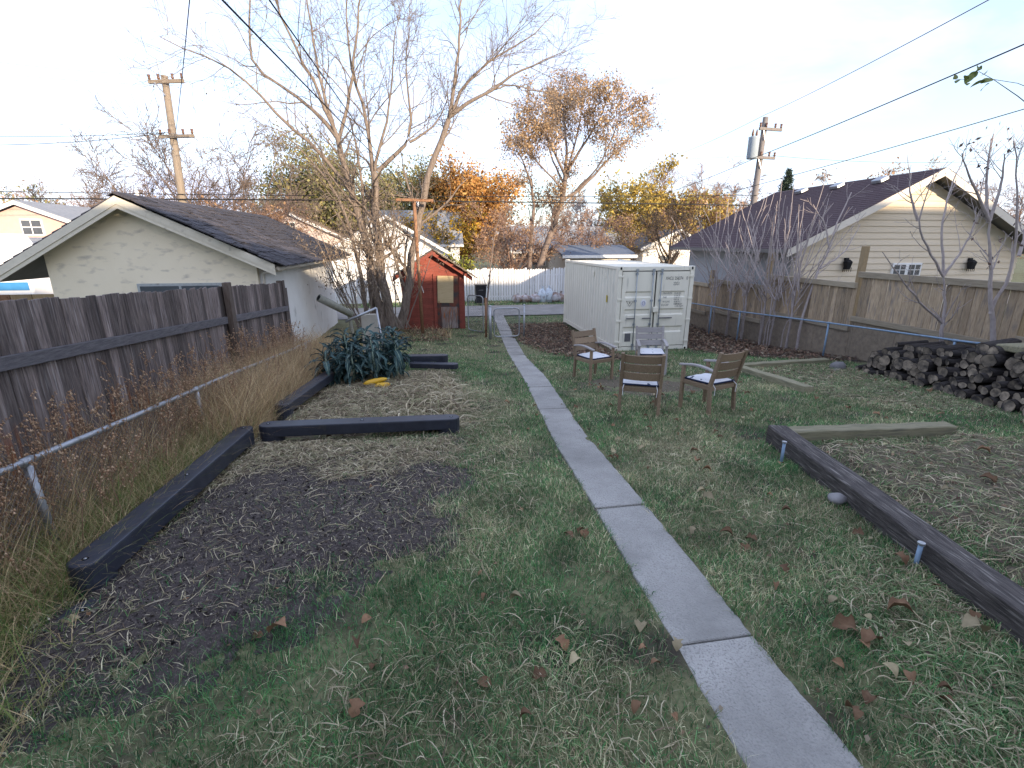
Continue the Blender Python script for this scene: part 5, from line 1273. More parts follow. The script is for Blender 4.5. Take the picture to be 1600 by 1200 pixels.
# generic far trees -------------------------------------------------
def generic(rng, H, trunk, spread, n=7, lean=0.0, r=.2):
    lim = [([0, 0, 0], [lean * .5, 0, trunk * .6], [lean, 0, trunk])]; rr = [[r, r * .85, r * .7]]
    for i in range(n):
        a = 2 * PI * (i + rng.rand() * .6) / n; s = spread * rng.uniform(.55, 1.0); h = H * rng.uniform(.75, 1.0) if i % 2 else H * rng.uniform(.55, .8)
        z0 = trunk * rng.uniform(.55, 1.0)
        p0 = np.array([lean * z0 / trunk, 0, z0]); p3 = np.array([lean + s * math.cos(a), s * math.sin(a), h])
        lim.append((p0, p0 * .6 + p3 * .4 + np.array([math.cos(a), math.sin(a), -.2]) * s * .12, p0 * .25 + p3 * .75, p3)); rr.append([r * .55, r * .4, r * .22, r * .08])
    return lim, rr
def far_tree(name, label, px, Y, top_py, spread, rng, bark, leaf=None, trunk=.3, n=8, k=(8, 6, 4), lean=0, r=.22, tw=.012, up=.06, group='trees beyond the alley', cat='tree', base_x=None):
    b = at(px, 400, Y); base = np.array([b[0], Y, -1.0]); H = at(px, top_py, Y)[2] + 1.0
    lim, rr = generic(rng, H * .93, H * trunk, spread, n, lean, r); lim = [[np.asarray(p) + base for p in l] for l in lim]
    return build_tree(name, label, tuple(base), lim, rr, [dict(k=k[0], length=spread * .55, ang=40, wob=.14, up=up, npts=5, tmin=.25, rr=.45, rmin=tw * 1.4), dict(k=k[1], length=spread * .3, ang=42, wob=.18, up=up * .5, npts=4, rr=.5, rmin=tw * 1.1), dict(k=k[2], length=spread * .17, ang=42, wob=.2, up=0, npts=2, rr=.6, rmin=tw)],
                      rng, bark, leaf, cat, group, sides=(7, 3, 3, 3, 3))
R_ = np.random.RandomState
ORG = ((.54, .28, .085), (.60, .33, .10), (.46, .22, .07), (.64, .40, .14))
YEL = ((.50, .38, .09), (.44, .34, .10), (.58, .42, .10), (.38, .32, .11))
OLV = ((.24, .235, .105), (.30, .28, .12), (.36, .31, .11), (.19, .20, .10))
TAN = ((.38, .25, .16), (.44, .30, .19), (.32, .20, .13))
far_tree('orange_tree', 'broad orange leaved tree behind the red shed', 728, 52, 252, 4.5, R_(21), 'bark_dark', dict(n=34000, size=.27, cols=ORG, spread=.55, lv=3, droop=.2), trunk=.28, n=14, r=.34, tw=.016)
far_tree('yellow_tree', 'yellow orange shrub tree below the orange one', 690, 47, 322, 3.0, R_(22), 'bark_dark', dict(n=4200, size=.26, cols=((.55, .36, .04), (.48, .28, .04), (.40, .30, .06)), spread=.3, lv=2), trunk=.25, n=8, r=.16)
far_tree('olive_tree', 'tall olive green tree behind the bare trunks', 560, 54, 232, 8.0, R_(23), 'bark_dark', dict(n=42000, size=.25, cols=OLV, spread=.5, lv=2, droop=.5), trunk=.3, n=11, r=.34, tw=.016)
far_tree('olive_tree', 'smaller olive tree left of the bare trunks', 480, 56, 268, 3.4, R_(24), 'bark_dark', dict(n=4200, size=.3, cols=OLV + ((.32, .25, .06),), spread=.4, lv=2, droop=.5), trunk=.4, n=8, r=.2)
far_tree('gold_tree', 'upright golden yellow tree above the container', 985, 44, 254, 3.4, R_(25), 'bark_red', dict(n=13000, size=.26, cols=YEL, spread=.3, lv=2, keep=lambda p: fbm(p[:, 0] * .8, p[:, 2] * .5) > .40), trunk=.2, n=11, r=.2, up=.16)
far_tree('gold_tree', 'golden tree with feathery bare top right of the container', 1062, 44, 256, 4.0, R_(26), 'bark_red', dict(n=12000, size=.26, cols=YEL + TAN, spread=.3, lv=2, keep=lambda p: p[:, 2] < 6.6), trunk=.2, n=12, r=.2, up=.2)
far_tree('gold_bush', 'pinkish tan bush between the golden trees and the maroon roof', 1010, 38, 330, 2.6, R_(27), 'bark_red', dict(n=3600, size=.16, cols=((.42, .30, .08), (.38, .26, .20), (.46, .32, .10)), spread=.25, lv=2), trunk=.15, n=10, r=.10, tw=.010, up=.12)
far_tree('tan_bush', 'tan twiggy bush behind the white fence left of the leafy tree', 800, 34, 315, 3.0, R_(28), 'bark_red', dict(n=2400, size=.15, cols=TAN, spread=.25, lv=2), trunk=.2, n=11, r=.12, tw=.010)
far_tree('tan_bush', 'tan twiggy bush to the right of the leafy tree trunk', 905, 37, 312, 2.6, R_(29), 'bark_red', dict(n=1800, size=.15, cols=TAN, spread=.25, lv=2), trunk=.2, n=10, r=.10, tw=.010)
far_tree('bare_tree', 'bare spreading tree beside the tan utility pole', 375, 44, 212, 6.8, R_(30), 'bark_far', trunk=.22, n=11, r=.26, tw=.015)
far_tree('bare_tree', 'bare tree fanning out left of the tan utility pole', 262, 47, 228, 5.8, R_(31), 'bark_far', trunk=.2, n=11, r=.22, tw=.015)
far_tree('bare_tree', 'bare tree left of the olive tree above the pink house', 428, 60, 262, 4.2, R_(32), 'bark_far', trunk=.25, n=9, r=.2, tw=.016)
far_tree('bare_tree', 'bare tree with white trunk above the beige bungalow', 918, 50, 275, 3.2, R_(33), 'bark_pale', trunk=.35, n=9, r=.2, tw=.014)
far_tree('bare_tree', 'hazy bare tree between the golden tree and the grey pole', 1115, 60, 255, 4.5, R_(34), 'bark_far', trunk=.25, n=10, r=.22, tw=.015)
far_tree('rust_tree', 'rust brown tree just left of the grey pole', 1148, 58, 280, 2.8, R_(35), 'bark_red', dict(n=1800, size=.28, cols=TAN, spread=.35, lv=2), trunk=.3, n=9, r=.16)
far_tree('rust_tree', 'rusty orange tree rising over the maroon roof', 1395, 50, 248, 4.6, R_(36), 'bark_far', dict(n=3600, size=.28, cols=((.46, .24, .10), (.50, .30, .14), (.40, .20, .09)), spread=.35, lv=2), trunk=.4, n=10, r=.2)
far_tree('rust_tree', 'smaller rusty tree beside the roof vents of the maroon roof', 1320, 52, 262, 3.2, R_(37), 'bark_far', dict(n=1500, size=.28, cols=TAN, spread=.35, lv=2), trunk=.4, n=9, r=.18)
far_tree('bare_tree', 'hazy bare tree beyond the right slope of the maroon roof', 1585, 46, 268, 5.5, R_(38), 'bark_red', trunk=.3, n=11, r=.24, tw=.015)
far_tree('olive_tree', 'small olive tree above the peach house roof', 65, 55, 284, 2.6, R_(39), 'bark_dark', dict(n=1600, size=.26, cols=OLV + TAN, spread=.35, lv=2), trunk=.35, n=8, r=.15)
far_tree('bare_tree', 'low bare tree above the grey roof of the peach house', 130, 60, 288, 4.6, R_(40), 'bark_red', trunk=.3, n=10, r=.18, tw=.016)
far_tree('bare_tree', 'low bare reddish tree behind the left garage ridge', 210, 62, 290, 4.6, R_(41), 'bark_red', trunk=.3, n=10, r=.18, tw=.016)
far_tree('tan_bush', 'reddish brown thicket behind the left garage roof', 335, 38, 318, 3.6, R_(42), 'bark_red', dict(n=2200, size=.2, cols=((.34, .20, .11), (.40, .25, .14)), spread=.3, lv=2), trunk=.15, n=12, r=.10, up=.12)
far_tree('tan_bush', 'brown thicket to the right behind the left garage roof', 405, 40, 322, 3.4, R_(43), 'bark_red', dict(n=2000, size=.2, cols=((.34, .20, .11), (.40, .25, .14)), spread=.3, lv=2), trunk=.15, n=12, r=.10, up=.12)
far_tree('bare_tree', 'slim bare tree behind the golden trees near the alley', 1040, 33, 300, 2.4, R_(44), 'bark_dark', trunk=.35, n=8, r=.14, tw=.010, lean=.3)
far_tree('yellow_bush', 'small yellow green bush behind the shed roof corner', 722, 31, 392, .9, R_(45), 'bark_dark', dict(n=1500, size=.14, cols=((.28, .32, .05), (.36, .34, .06)), spread=.22, lv=2), trunk=.2, n=7, r=.06, tw=.008, cat='bush')
# a distant belt of trees that reads as one mass
rng = R_(50); pos = []; cols = []
for i in range(150):
    x = rng.uniform(-110, 130); Y = rng.uniform(85, 125); h = rng.uniform(4.5, 8.5) + 3 * (rng.rand() < .15)
    n = 130; p = rng.normal(size=(n, 3)) * np.array([2.6, 2.0, h * .28]) + np.array([x, Y, h * .42 - 1]); p[:, 2] = np.maximum(p[:, 2], -1)
    pos.append(p); c = ((.20, .135, .10), (.17, .12, .10), (.24, .15, .09), (.13, .12, .08), (.30, .18, .08))[rng.randint(5)]
    cols.append(np.tile(c, (n, 1)) * rng.uniform(.7, 1.3, (n, 1)))
v, f, c = leaf_quads(np.concatenate(pos), .75, rng, np.concatenate(cols), 0, .35)
tag(ob('distant_trees', np_mesh('distant_trees', v, f, 'leaves', c)), 'hazy brown belt of distant trees along the skyline', 'trees', None, 'stuff')

# spruce
def spruce(label, px, Y, top, r):
    b = at(px, 400, Y); z1 = at(px, top, Y)[2]; t = thing('spruce_tree', label, 'tree', (b[0], Y, -1)); rng = R_(60 + int(px))
    part('trunk', MB().tube([(b[0], Y, -1), (b[0], Y, z1 - .2)], [.18, .02], 7), 'bark_dark', t)
    N = 900; s = rng.rand(N) ** .7; z = -.2 + (z1 + .2) * (1 - s) + 0; az = rng.rand(N) * 2 * PI; L = r * s * rng.uniform(.7, 1.1, N) + .12
    p0 = np.stack([np.full(N, b[0]), np.full(N, Y), z], 1); d = np.stack([np.cos(az), np.sin(az), np.full(N, -.22)], 1)
    pl = p0[:, None] + d[:, None] * (L[:, None, None] * np.linspace(0, 1, 5)[None, :, None]); pl[..., 2] += (np.linspace(0, 1, 5) ** 2 * .25)[None] * L[:, None]
    src = pl[:, 1:].reshape(-1, 3); src = np.repeat(src, 5, 0) + rng.normal(size=(len(src) * 5, 3)) * .06
    v, f, c = leaf_quads(src, .26, rng, pick(((1, 1, 1),), len(src), rng, .3), 0, .25)
    ob('crown', np_mesh('crown', v, f, 'conifer', off=(b[0], Y, -1)), t)
spruce('dark pointed spruce just right of the grey utility pole', 1213, 46, 264, 2.4)
spruce('dark spruce tip left of the golden trees', 952, 45, 344, 1.6)

# ---------------------------------------------------------------- saplings along the right fence
def sapling(label, X, base, stems, rng, spec, r0=.03, leaf=None):
    t0 = atx(base[0], base[1], X); lim, rr = [], []
    for st, q in stems:
        pts = [at(p[0], p[1], t0[1] + q * i / max(1, len(st) - 1)) for i, p in enumerate(st)]
        lim.append(pts); rr.append(np.linspace(r0, r0 * .3, len(st)) if len(rr) == 0 else np.linspace(r0 * .6, r0 * .16, len(st)))
    return build_tree('sapling', label, (t0[0], t0[1], g(0, t0[1])), lim, rr, spec, rng, 'bark_pale', leaf, 'sapling', 'pale bare saplings along the right fence', sides=(7, 4, 3, 3, 3))
sp2 = [dict(k=5, length=.75, ang=40, wob=.08, up=.10, npts=6, tmin=.3, rr=.5, rmin=.005), dict(k=3, length=.35, ang=42, wob=.1, up=.05, npts=4, rr=.6, rmin=.0035)]
sapling('forked sapling rising above the left part of the log pile', 10.45, (1470, 545), [([(1470, 548), (1473, 500), (1479, 470), (1474, 430)], 0), ([(1474, 432), (1450, 390), (1436, 360), (1434, 340), (1450, 300), (1460, 270)], -.3), ([(1474, 432), (1471, 370), (1472, 330), (1490, 290), (1505, 240)], .2), ([(1474, 432), (1500, 395), (1518, 365), (1530, 330)], -.2), ([(1472, 505), (1440, 475), (1410, 440), (1378, 395)], -.3), ([(1434, 345), (1420, 300), (1424, 270)], .1)], R_(70), sp2, .045)
sapling('tall sapling at the right edge above the log pile', 10.45, (1550, 545), [([(1552, 550), (1550, 500), (1546, 460), (1547, 390), (1545, 345)], 0), ([(1545, 345), (1540, 300), (1543, 260), (1552, 210)], .2), ([(1545, 345), (1530, 310), (1512, 270), (1502, 240)], -.2), ([(1547, 490), (1565, 460), (1580, 420), (1592, 380), (1588, 310), (1586, 220)], -.3), ([(1592, 400), (1605, 350), (1610, 300)], .2), ([(1546, 345), (1565, 290), (1570, 240)], -.1)], R_(71), sp2, .05,
        leaf=dict(n=70, size=.07, cols=((.12, .08, .07), (.16, .11, .09)), spread=.08, droop=1.5, aspect=.5))
sapling('slanting dark sapling left of the fence post on the right', 10.45, (1245, 520), [([(1241, 560), (1248, 520), (1262, 470), (1282, 420), (1300, 380), (1312, 340), (1330, 300)], 0), ([(1282, 420), (1320, 395), (1345, 350)], .2), ([(1265, 465), (1300, 462), (1325, 455)], -.2), ([(1296, 388), (1290, 350), (1270, 320)], .1)], R_(72), sp2, .045)
brs = [(1112, 1.9, 'broom like clump of pale shoots right behind the container corner'), (1135, 2.0, 'second clump of pale shoots from the container'), (1160, 2.0, 'third clump of pale shoots from the container'), (1190, 1.9, 'fourth clump of pale shoots from the container'), (1205, 1.9, 'fifth clump of pale shoots, before the fence post'), (1232, 1.8, 'rightmost clump of pale shoots before the maroon roof')]
for i, (px, hh, lb) in enumerate(brs):
    rng = R_(80 + i); b = atx(px, 515, 10.42); base = np.array([10.42, b[1], g(0, b[1])])
    lim = [[base, base + [.03, 0, hh * .5], base + [rng.uniform(-.05, .05), rng.uniform(-.1, .1), hh]]]; rr = [[.034, .028, .024]]
    top = lim[0][-1]
    for k in range(2):
        e = base + np.array([rng.uniform(-.25, .25), rng.uniform(-.3, .3), 0]); lim.append([e, e + [0, 0, hh * .4], top + rng.normal(size=3) * [.12, .2, .2]]); rr.append([.02, .016, .012])
    nsh = 17
    for k in range(nsh):
        a = rng.rand() * 2 * PI; ti = rad(rng.uniform(4, 50)); L = rng.uniform(1.5, 3.3); s = top + np.array([0, 0, rng.uniform(-.5, .1)]) + rng.normal(size=3) * [.05, .12, .05]
        d = np.array([math.sin(ti) * math.cos(a), math.sin(ti) * math.sin(a), math.cos(ti)]); m_ = s + d * L * .5
        lim.append([s, m_, m_ + nrm(d + np.array([0, 0, .35])) * L * .5]); rr.append([.014, .012, .007])
    build_tree('shrub_clump', lb, tuple(base), lim, rr, [dict(k=1, length=.6, ang=26, wob=.06, up=.1, npts=4, tmin=.3, rr=.6, rmin=.005)], rng, 'bark_pale', None, 'shrub', 'pale shoot clumps before the maroon roof', sides=(5, 3, 3, 3, 3))
rng = R_(90); b = atx(765, 505, 1.95)
build_tree('sapling', 'thin bare sapling beside the gate', (1.95, 17.9, -1), [px_limb([(760, 508), (762, 470), (763, 430), (770, 390), (778, 340), (790, 300)], 17.9), px_limb([(763, 432), (775, 410), (782, 385)], 17.9, .3), px_limb([(762, 450), (752, 425), (748, 400)], 17.9, -.2)], [[.04, .034, .026, .02, .012, .006], [.014, .009, .005], [.012, .008, .005]], [dict(k=5, length=.6, ang=38, wob=.1, up=.08, npts=5, tmin=.3, rr=.5, rmin=.004)], rng, 'bark_far', None, 'sapling', sides=(6, 3, 3, 3, 3))
# leafy twig reaching in at the upper right
t = thing('leafy_twig', 'thin twig with yellow green leaves at the upper right', 'twig', tuple(at(1700, 250, 3.4)))
end = at(1552, 124, 3.2)
part('stem', MB().tube([tuple(at(1720, 260, 3.5)), tuple(at(1640, 190, 3.35)), tuple(at(1590, 150, 3.25)), tuple(end)], [.006, .004, .003, .002], 5), 'bark_far', t)
part('stem', MB().tube([tuple(at(1720, 165, 3.5)), tuple(at(1640, 150, 3.35)), tuple(at(1590, 130, 3.25)), tuple(end)], [.004, .003, .002, .002], 5), 'bark_far', t)
part('stem', MB().tube([tuple(end), tuple(at(1530, 112, 3.2)), tuple(at(1510, 124, 3.2)), tuple(at(1492, 124, 3.2))], [.002, .0018, .0015, .001], 5), 'bark_far', t)
def leaf_shape(L, w, fold=.15, curl=.2, n=6, lobes=0):
    mb = MB(); vs = []; fs = []
    for i in range(n + 1):
        s = i / n; ww = w / 2 * math.sin(PI * min(1, s * .96 + .02)) ** .8
        if lobes: ww *= 1 + .45 * math.sin(s * PI * lobes)
        z = curl * L * (s - s * s) * 1.6
        vs += [(s * L, -ww, z + ww * fold), (s * L, 0, z - .0), (s * L, ww, z + ww * fold)]
    for i in range(n):
        q = 3 * i; fs += [(q, q + 3, q + 4, q + 1), (q + 1, q + 4, q + 5, q + 2)]
    return mb.add(vs, fs)
lm = leaf_shape(.07, .045).mesh('leaf', 'green_twig_leaf', smooth=True)
rq = random.Random(3); og = Vector(ORIG[t])
for px, py, sc in ((1552, 124, 1.25), (1540, 126, 1.2), (1528, 112, 1.0), (1520, 116, 1.1), (1534, 108, 1.0), (1528, 104, .9), (1500, 124, .8), (1496, 118, .7), (1508, 126, .8), (1512, 130, .6), (1546, 130, 1.0), (1538, 116, 1.0)):
    p = Vector(at(px, py, 3.2)) - og
    ob('leaf', lm, t, p, (rq.uniform(-1.2, 1.2), rq.uniform(-.4, .9), PI + rq.uniform(-.7, .9)), (sc,) * 3)

# ================================================================== GRASS, STRAW, WEEDS, LEAVES (uncountable)
_beds = [bed_z(SOIL_A, .09, .055), bed_z(SOIL_B, .08, .06), bed_z(SOIL_C, .10, .06), bed_z(BED_2, .015, .04)]
_polys = [SOIL_A, SOIL_B, SOIL_C, BED_2]
def surf_z(x, y):
    z = ground_z(x, y)
    for b_, p_ in zip(_beds, _polys): z = np.where(sdpoly(x, y, p_) < .4, np.maximum(z, b_(x, y)), z)
    return z
def blades(n, area, rng, hmin, hmax, wd, colf, dens, tilt=.8, name='x', zf=None, seg=2):
    x0, x1, y0, y1 = area; x = rng.uniform(x0, x1, n); y = rng.uniform(y0, y1, n)
    keep = rng.rand(n) < dens(x, y); x, y = x[keep], y[keep]; n = len(x)
    z = surf_z(x, y) - .006
    h = rng.uniform(hmin, hmax, n); a = rng.rand(n) * 2 * PI; ti = np.abs(rng.normal(size=n)) * tilt * .6 + .1; ti = np.minimum(ti, 1.5)
    d = np.stack([np.cos(a) * np.sin(ti), np.sin(a) * np.sin(ti), np.cos(ti)], 1)
    b = rng.rand(n) * 2 * PI; s = np.stack([np.cos(b), np.sin(b), np.zeros(n)], 1) * (wd * rng.uniform(.6, 1.3, n))[:, None] / 2
    p = np.stack([x, y, z], 1); m = p + d * (h * .55)[:, None]
    bend = np.stack([np.cos(a), np.sin(a), -.45 * np.ones(n)], 1) * (h * rng.uniform(.1, .4, n))[:, None]
    e = m + d * (h * .45)[:, None] + bend; e[:, 2] = np.maximum(e[:, 2], z + .004)
    v = np.stack([p - s, p + s, m + s * .75, m - s * .75, e], 1).reshape(-1, 3)
    q = np.arange(n)[:, None] * 5
    f = np.concatenate([q + np.array([[0, 1, 2]]), q + np.array([[0, 2, 3]]), q + np.array([[3, 2, 4]])], 0)
    c = np.repeat(colf(x, y, rng), 5, axis=0); return v, f, c
def lawn_dens(x, y):
    d = np.ones(x.shape)
    d *= np.clip((path_sd(x, y) + (fbm(x * 7, y * 7, 3) - .42) * .14) / .05 + .1, 0, 1)
    for poly, lo in ((SOIL_A, .035), (SOIL_B, .10), (SOIL_C, .07), (BED_2, .45), (LIT_R, .03), (LIT_G, .06)):
        s = sdpoly(x, y, poly) + (fbm(x * 2.1, y * 2.1) - .5) * .75; s = s + (fbm(x * 9, y * 9, 3) - .5) * .3 - .08; d *= np.clip(lo + (s + .38) / .40, lo, 1)
    d *= np.clip(.06 + (sd_pit(x, y) + (fbm(x * 3, y * 3) - .5) * .5) / .3, .06, 1)
    d *= .45 + .95 * np.clip((fbm(x * 1.7 + 3, y * 1.7) - .32) / .25, 0, 1)
    d *= 1 - .55 * np.clip(1.5 - np.hypot((x + 1.7) / 1.3, (y - 2.2) / .7), 0, 1)
    worn = np.exp(-(((x - 2.9) / .45) ** 2 + ((y - 4.0) / 1.3) ** 2)) + np.exp(-(((x - .7) / .4) ** 2 + ((y - 7.2) / 1.6) ** 2))
    d *= 1 - .6 * np.clip(worn, 0, 1)
    d *= np.clip((x + 3.7) / .2, 0, 1)
    return np.clip(d, 0, 1)
GREEN = np.array([(.045, .14, .05), (.075, .185, .06), (.04, .105, .05), (.12, .215, .095)])
STRAW = np.array([(.40, .35, .23), (.54, .48, .34), (.30, .25, .16), (.24, .23, .14)])
def lawn_col(x, y, rng):
    n = len(x); k = fbm(x * 1.1 + 31, y * 1.1 + 7)
    worn = np.exp(-(((x - 2.8) / .6) ** 2 + ((y - 4.2) / 1.5) ** 2)) + np.exp(-(((x - .75) / .5) ** 2 + ((y - 7.0) / 2.2) ** 2)) + .6 * np.exp(-(((x - 7) / 1.5) ** 2 + ((y - 7.5) / 2) ** 2)) + .6 * np.exp(-(((x - .2) / .7) ** 2 + ((y - 3.0) / 1.0) ** 2))
    ps = np.clip(.19 + .60 * (k - .42) * 2 + .45 * worn, .1, .85); s = rng.rand(n) < ps
    c = np.where(s[:, None], STRAW[rng.randint(0, 4, n)], GREEN[rng.randint(0, 4, n)])
    return c * rng.uniform(.6, 1.6, (n, 1)) * (.85 + .75 * np.clip((fbm(x * 3.1 + 11, y * 3.1) - .3) / .4, 0, 1))[:, None]
rng = R_(100); VV = []
def put(res): VV.append(res)
put(blades(225000, (-3.2, 5.2, 1.0, 4.6), rng, .035, .10, .0048, lawn_col, lawn_dens, .95))
put(blades(130000, (-1.0, 9.0, 4.6, 8.4), rng, .03, .085, .0062, lawn_col, lawn_dens, .95))
put(blades(70000, (-1.0, 10.2, 8.4, 13.5), rng, .035, .09, .009, lawn_col, lawn_dens, .95))
put(blades(26000, (-3.0, 8.0, 13.5, 23.0), rng, .04, .09, .014, lawn_col, lawn_dens, .9))
put(blades(9000, (-4, 14, 27.0, 29.3), rng, .06, .16, .02, lambda x, y, r: lawn_col(x, y, r) * 1.15, lambda x, y: np.ones(x.shape) * .9, .8))
def join(VV):
    v = np.concatenate([a for a, b, c in VV]); c = np.concatenate([c for a, b, c in VV]); fs = []; k = 0
    for a, b, _ in VV: fs.append(b + k); k += len(a)
    return v, np.concatenate(fs), c
v, f, c = join(VV)
tag(ob('grass', np_mesh('grass', v, f, 'blades', c)), 'short patchy green and straw coloured lawn grass', 'grass', None, 'stuff')
# straw and dead stems lying on beds and worn lawn
def strands(n, poly, rng, L0, L1, w, cols, lift, zf, wob=.16, clumps=None):
    p = np.array(poly); x = rng.uniform(p[:, 0].min(), p[:, 0].max(), n); y = rng.uniform(p[:, 1].min(), p[:, 1].max(), n)
    k = sdpoly(x, y, poly) < 0
    if clumps: k &= rng.rand(n) < clumps(x, y)
    x, y = x[k], y[k]; n = len(x); a = rng.rand(n) * 2 * PI; L = rng.uniform(L0, L1, n); P = 5; pts = np.empty((n, P, 3))
    cx, cy = x.copy(), y.copy(); da = rng.normal(size=n) * wob
    h = rng.rand(n) ** 2 * lift; tz = rng.normal(size=n) * .05
    for j in range(P):
        pts[:, j, 0] = cx; pts[:, j, 1] = cy; pts[:, j, 2] = zf(cx, cy) + .006 + h * math.sin(PI * (j + .5) / P) + np.abs(tz) * L * j / P
        cx = cx + np.cos(a) * L / (P - 1); cy = cy + np.sin(a) * L / (P - 1); a = a + da
    t_ = nrm(np.gradient(pts, axis=1)); ro = rng.normal(size=(n, 1, 3)) * .35 + np.array([0, 0, 1.0]); sd = nrm(np.cross(t_, np.broadcast_to(ro, t_.shape)))
    sd = sd * (w * 1.15 * rng.uniform(.6, 1.5, n))[:, None, None] * np.array([.7, 1, 1, .8, .3])[None, :, None]
    v = np.stack([pts - sd, pts + sd], 2).reshape(-1, 3); q = (np.arange(n)[:, None, None] * P + np.arange(P - 1)[None, :, None]) * 2
    f = (q + np.array([0, 1, 3, 2])).reshape(-1, 4)
    c = np.repeat(pick(cols, n, rng, .35), P * 2, axis=0); return v, f, c
bzA, bzB, bzC, bz2 = bed_z(SOIL_A, .09, .055), bed_z(SOIL_B, .08, .06), bed_z(SOIL_C, .10, .06), bed_z(BED_2, .015, .04)
mx = lambda fz: (lambda x, y: np.maximum(fz(x, y), ground_z(x, y)))
SC = ((.36, .30, .21), (.50, .44, .33), (.28, .25, .16), (.22, .22, .13), (.16, .12, .09), (.42, .36, .26)); GR = ((.10, .16, .07), (.15, .21, .10), (.22, .26, .15))
rng = R_(110); VV = []
bandA = lambda x, y: np.clip((y - 4.6 + (fbm(x * 2, y * 2) - .5) * 1.6) / .5, .10, 1) + .0
put(strands(22000, SOIL_A, rng, .05, .18, .0028, SC, .05, mx(bzA), clumps=lambda x, y: np.clip((y - 4.9 + (fbm(x * 2, y * 2) - .5) * 1.6) / .4, 0, 1)))
put(strands(11000, SOIL_A, rng, .06, .20, .0022, SC, .03, mx(bzA), clumps=bandA))
put(strands(4200, SOIL_A, rng, .02, .08, .0016, SC, .012, mx(bzA)))
put(strands(11000, SOIL_B, rng, .08, .34, .0034, SC, .09, mx(bzB)))
put(strands(900, [(-.6, 6.6), (.5, 6.4), (.5, 9.5), (-.4, 9.8)], rng, .2, .55, .006, SC, .16, mx(bzB), .35))
put(strands(13000, SOIL_C, rng, .06, .26, .0026, SC + GR, .05, mx(bzC)))
put(strands(6500, BED_2, rng, .08, .25, .0035, SC + GR + GR, .05, mx(bz2)))
put(strands(2600, [(2.2, 2.4), (3.4, 2.2), (3.8, 5.0), (2.5, 5.6), (2.1, 4.5)], rng, .06, .22, .002, SC + GR, .04, ground_z))
put(strands(4200, [(2.2, 1.1), (3.4, 1.1), (3.6, 2.9), (2.7, 2.6)], rng, .08, .24, .0022, GR + GR + SC, .06, ground_z, .3))
put(strands(2600, [(.25, 3.0), (.9, 4), (1.1, 8.5), (.5, 9), (.2, 6.0)], rng, .08, .26, .0026, SC + GR, .05, ground_z))
put(strands(3000, [(-1.9, 1.5), (-.9, 2.2), (.5, 3.0), (1.1, 2.2), (1.1, 1.2), (-1.5, 1.2)], rng, .06, .2, .002, SC + GR, .05, ground_z))
v, f, c = join(VV)
tag(ob('straw', np_mesh('straw', v, f, 'weeds', c)), 'dry straw and dead stems strewn over the garden beds', 'straw', None, 'stuff')
# crumbs of soil and wood chips
rng = R_(115); n = 34000
x = rng.uniform(-2.7, .4, n); y = rng.uniform(1.5, 6.5, n); k = sdpoly(x, y, SOIL_A) < -.03; x, y = x[k], y[k]; n = len(x)
s = rng.uniform(.003, .010, n) * (1 + 1.4 * (rng.rand(n) < .06)); p = np.stack([x, y, mx(bzA)(x, y) + s * .3], 1)
tet = nrm(rng.normal(size=(n, 4, 3))) * s[:, None, None]; v = (p[:, None] + tet).reshape(-1, 3); q = np.arange(n)[:, None] * 4
f = np.concatenate([q + np.array([[a, b, d]]) for a, b, d in ((0, 1, 2), (0, 2, 3), (0, 3, 1), (1, 3, 2))])
pale = rng.rand(n) < .24; c = np.where(pale[:, None], pick(((.40, .35, .28), (.52, .47, .39), (.30, .25, .2)), n, rng), pick(((.05, .042, .04), (.09, .075, .068), (.025, .022, .022)), n, rng))
tag(ob('soil_crumbs', np_mesh('soil_crumbs', v, f, 'weeds', np.repeat(c, 4, axis=0))), 'crumbs of dark soil and wood chips on the near bed', 'soil crumbs', None, 'stuff')

# tall weeds along the left fences
def tall(n, rng, xr, yr, h0, h1, w, cols, lean=.5, P=5, dens=None, zoff=0):
    x = rng.uniform(*xr, n); y = rng.uniform(*yr, n)
    if dens: k = rng.rand(n) < dens(x, y); x, y = x[k], y[k]; n = len(x)
    z = G(y) - .03 + zoff; h = rng.uniform(h0, h1, n); a = rng.rand(n) * 2 * PI; ti = np.abs(rng.normal(size=n)) * lean * .5; dt = rng.uniform(.1, .45, n) * lean
    p = np.stack([x, y, z], 1); b = rng.rand(n) * 2 * PI; s = np.stack([np.cos(b), np.sin(b), np.zeros(n)], 1) * (w * rng.uniform(.6, 1.4, n))[:, None] / 2
    vs = []
    for j in range(P):
        ww = s * (1 - .85 * j / (P - 1)); vs += [p - ww, p + ww]
        d = np.stack([np.cos(a) * np.sin(ti), np.sin(a) * np.sin(ti), np.cos(ti)], 1); p = p + d * (h / (P - 1))[:, None]; ti = np.minimum(ti + dt, 2.4)
    v = np.stack(vs, 1).reshape(-1, 3); q = np.arange(n)[:, None] * 2 * P
    f = np.concatenate([q + np.array([[2 * j, 2 * j + 1, 2 * j + 3, 2 * j + 2]]) for j in range(P - 1)])
    return v, f, np.repeat(pick(cols, n, rng, .3), 2 * P, axis=0)
DRY = ((.52, .40, .24), (.46, .34, .20), (.58, .47, .30), (.38, .26, .16), (.30, .21, .14)); GRN = ((.16, .20, .065), (.12, .18, .06), (.22, .24, .09), (.30, .28, .14))
rng = R_(120); VV = []
put(tall(11000, rng, (-3.55, -2.62), (1.0, 12.6), .3, .78, .006, DRY + GRN, 1.0))
put(tall(11000, rng, (-3.25, -2.5), (1.0, 9.5), .22, .6, .006, GRN + DRY[:2], 1.1))
put(tall(6500, rng, (-3.55, -3.0), (1.0, 12.6), .55, 1.15, .006, DRY, .6))
put(tall(11000, rng, (-3.5, -2.45), (6.2, 14.0), .5, 1.2, .008, DRY, .8))
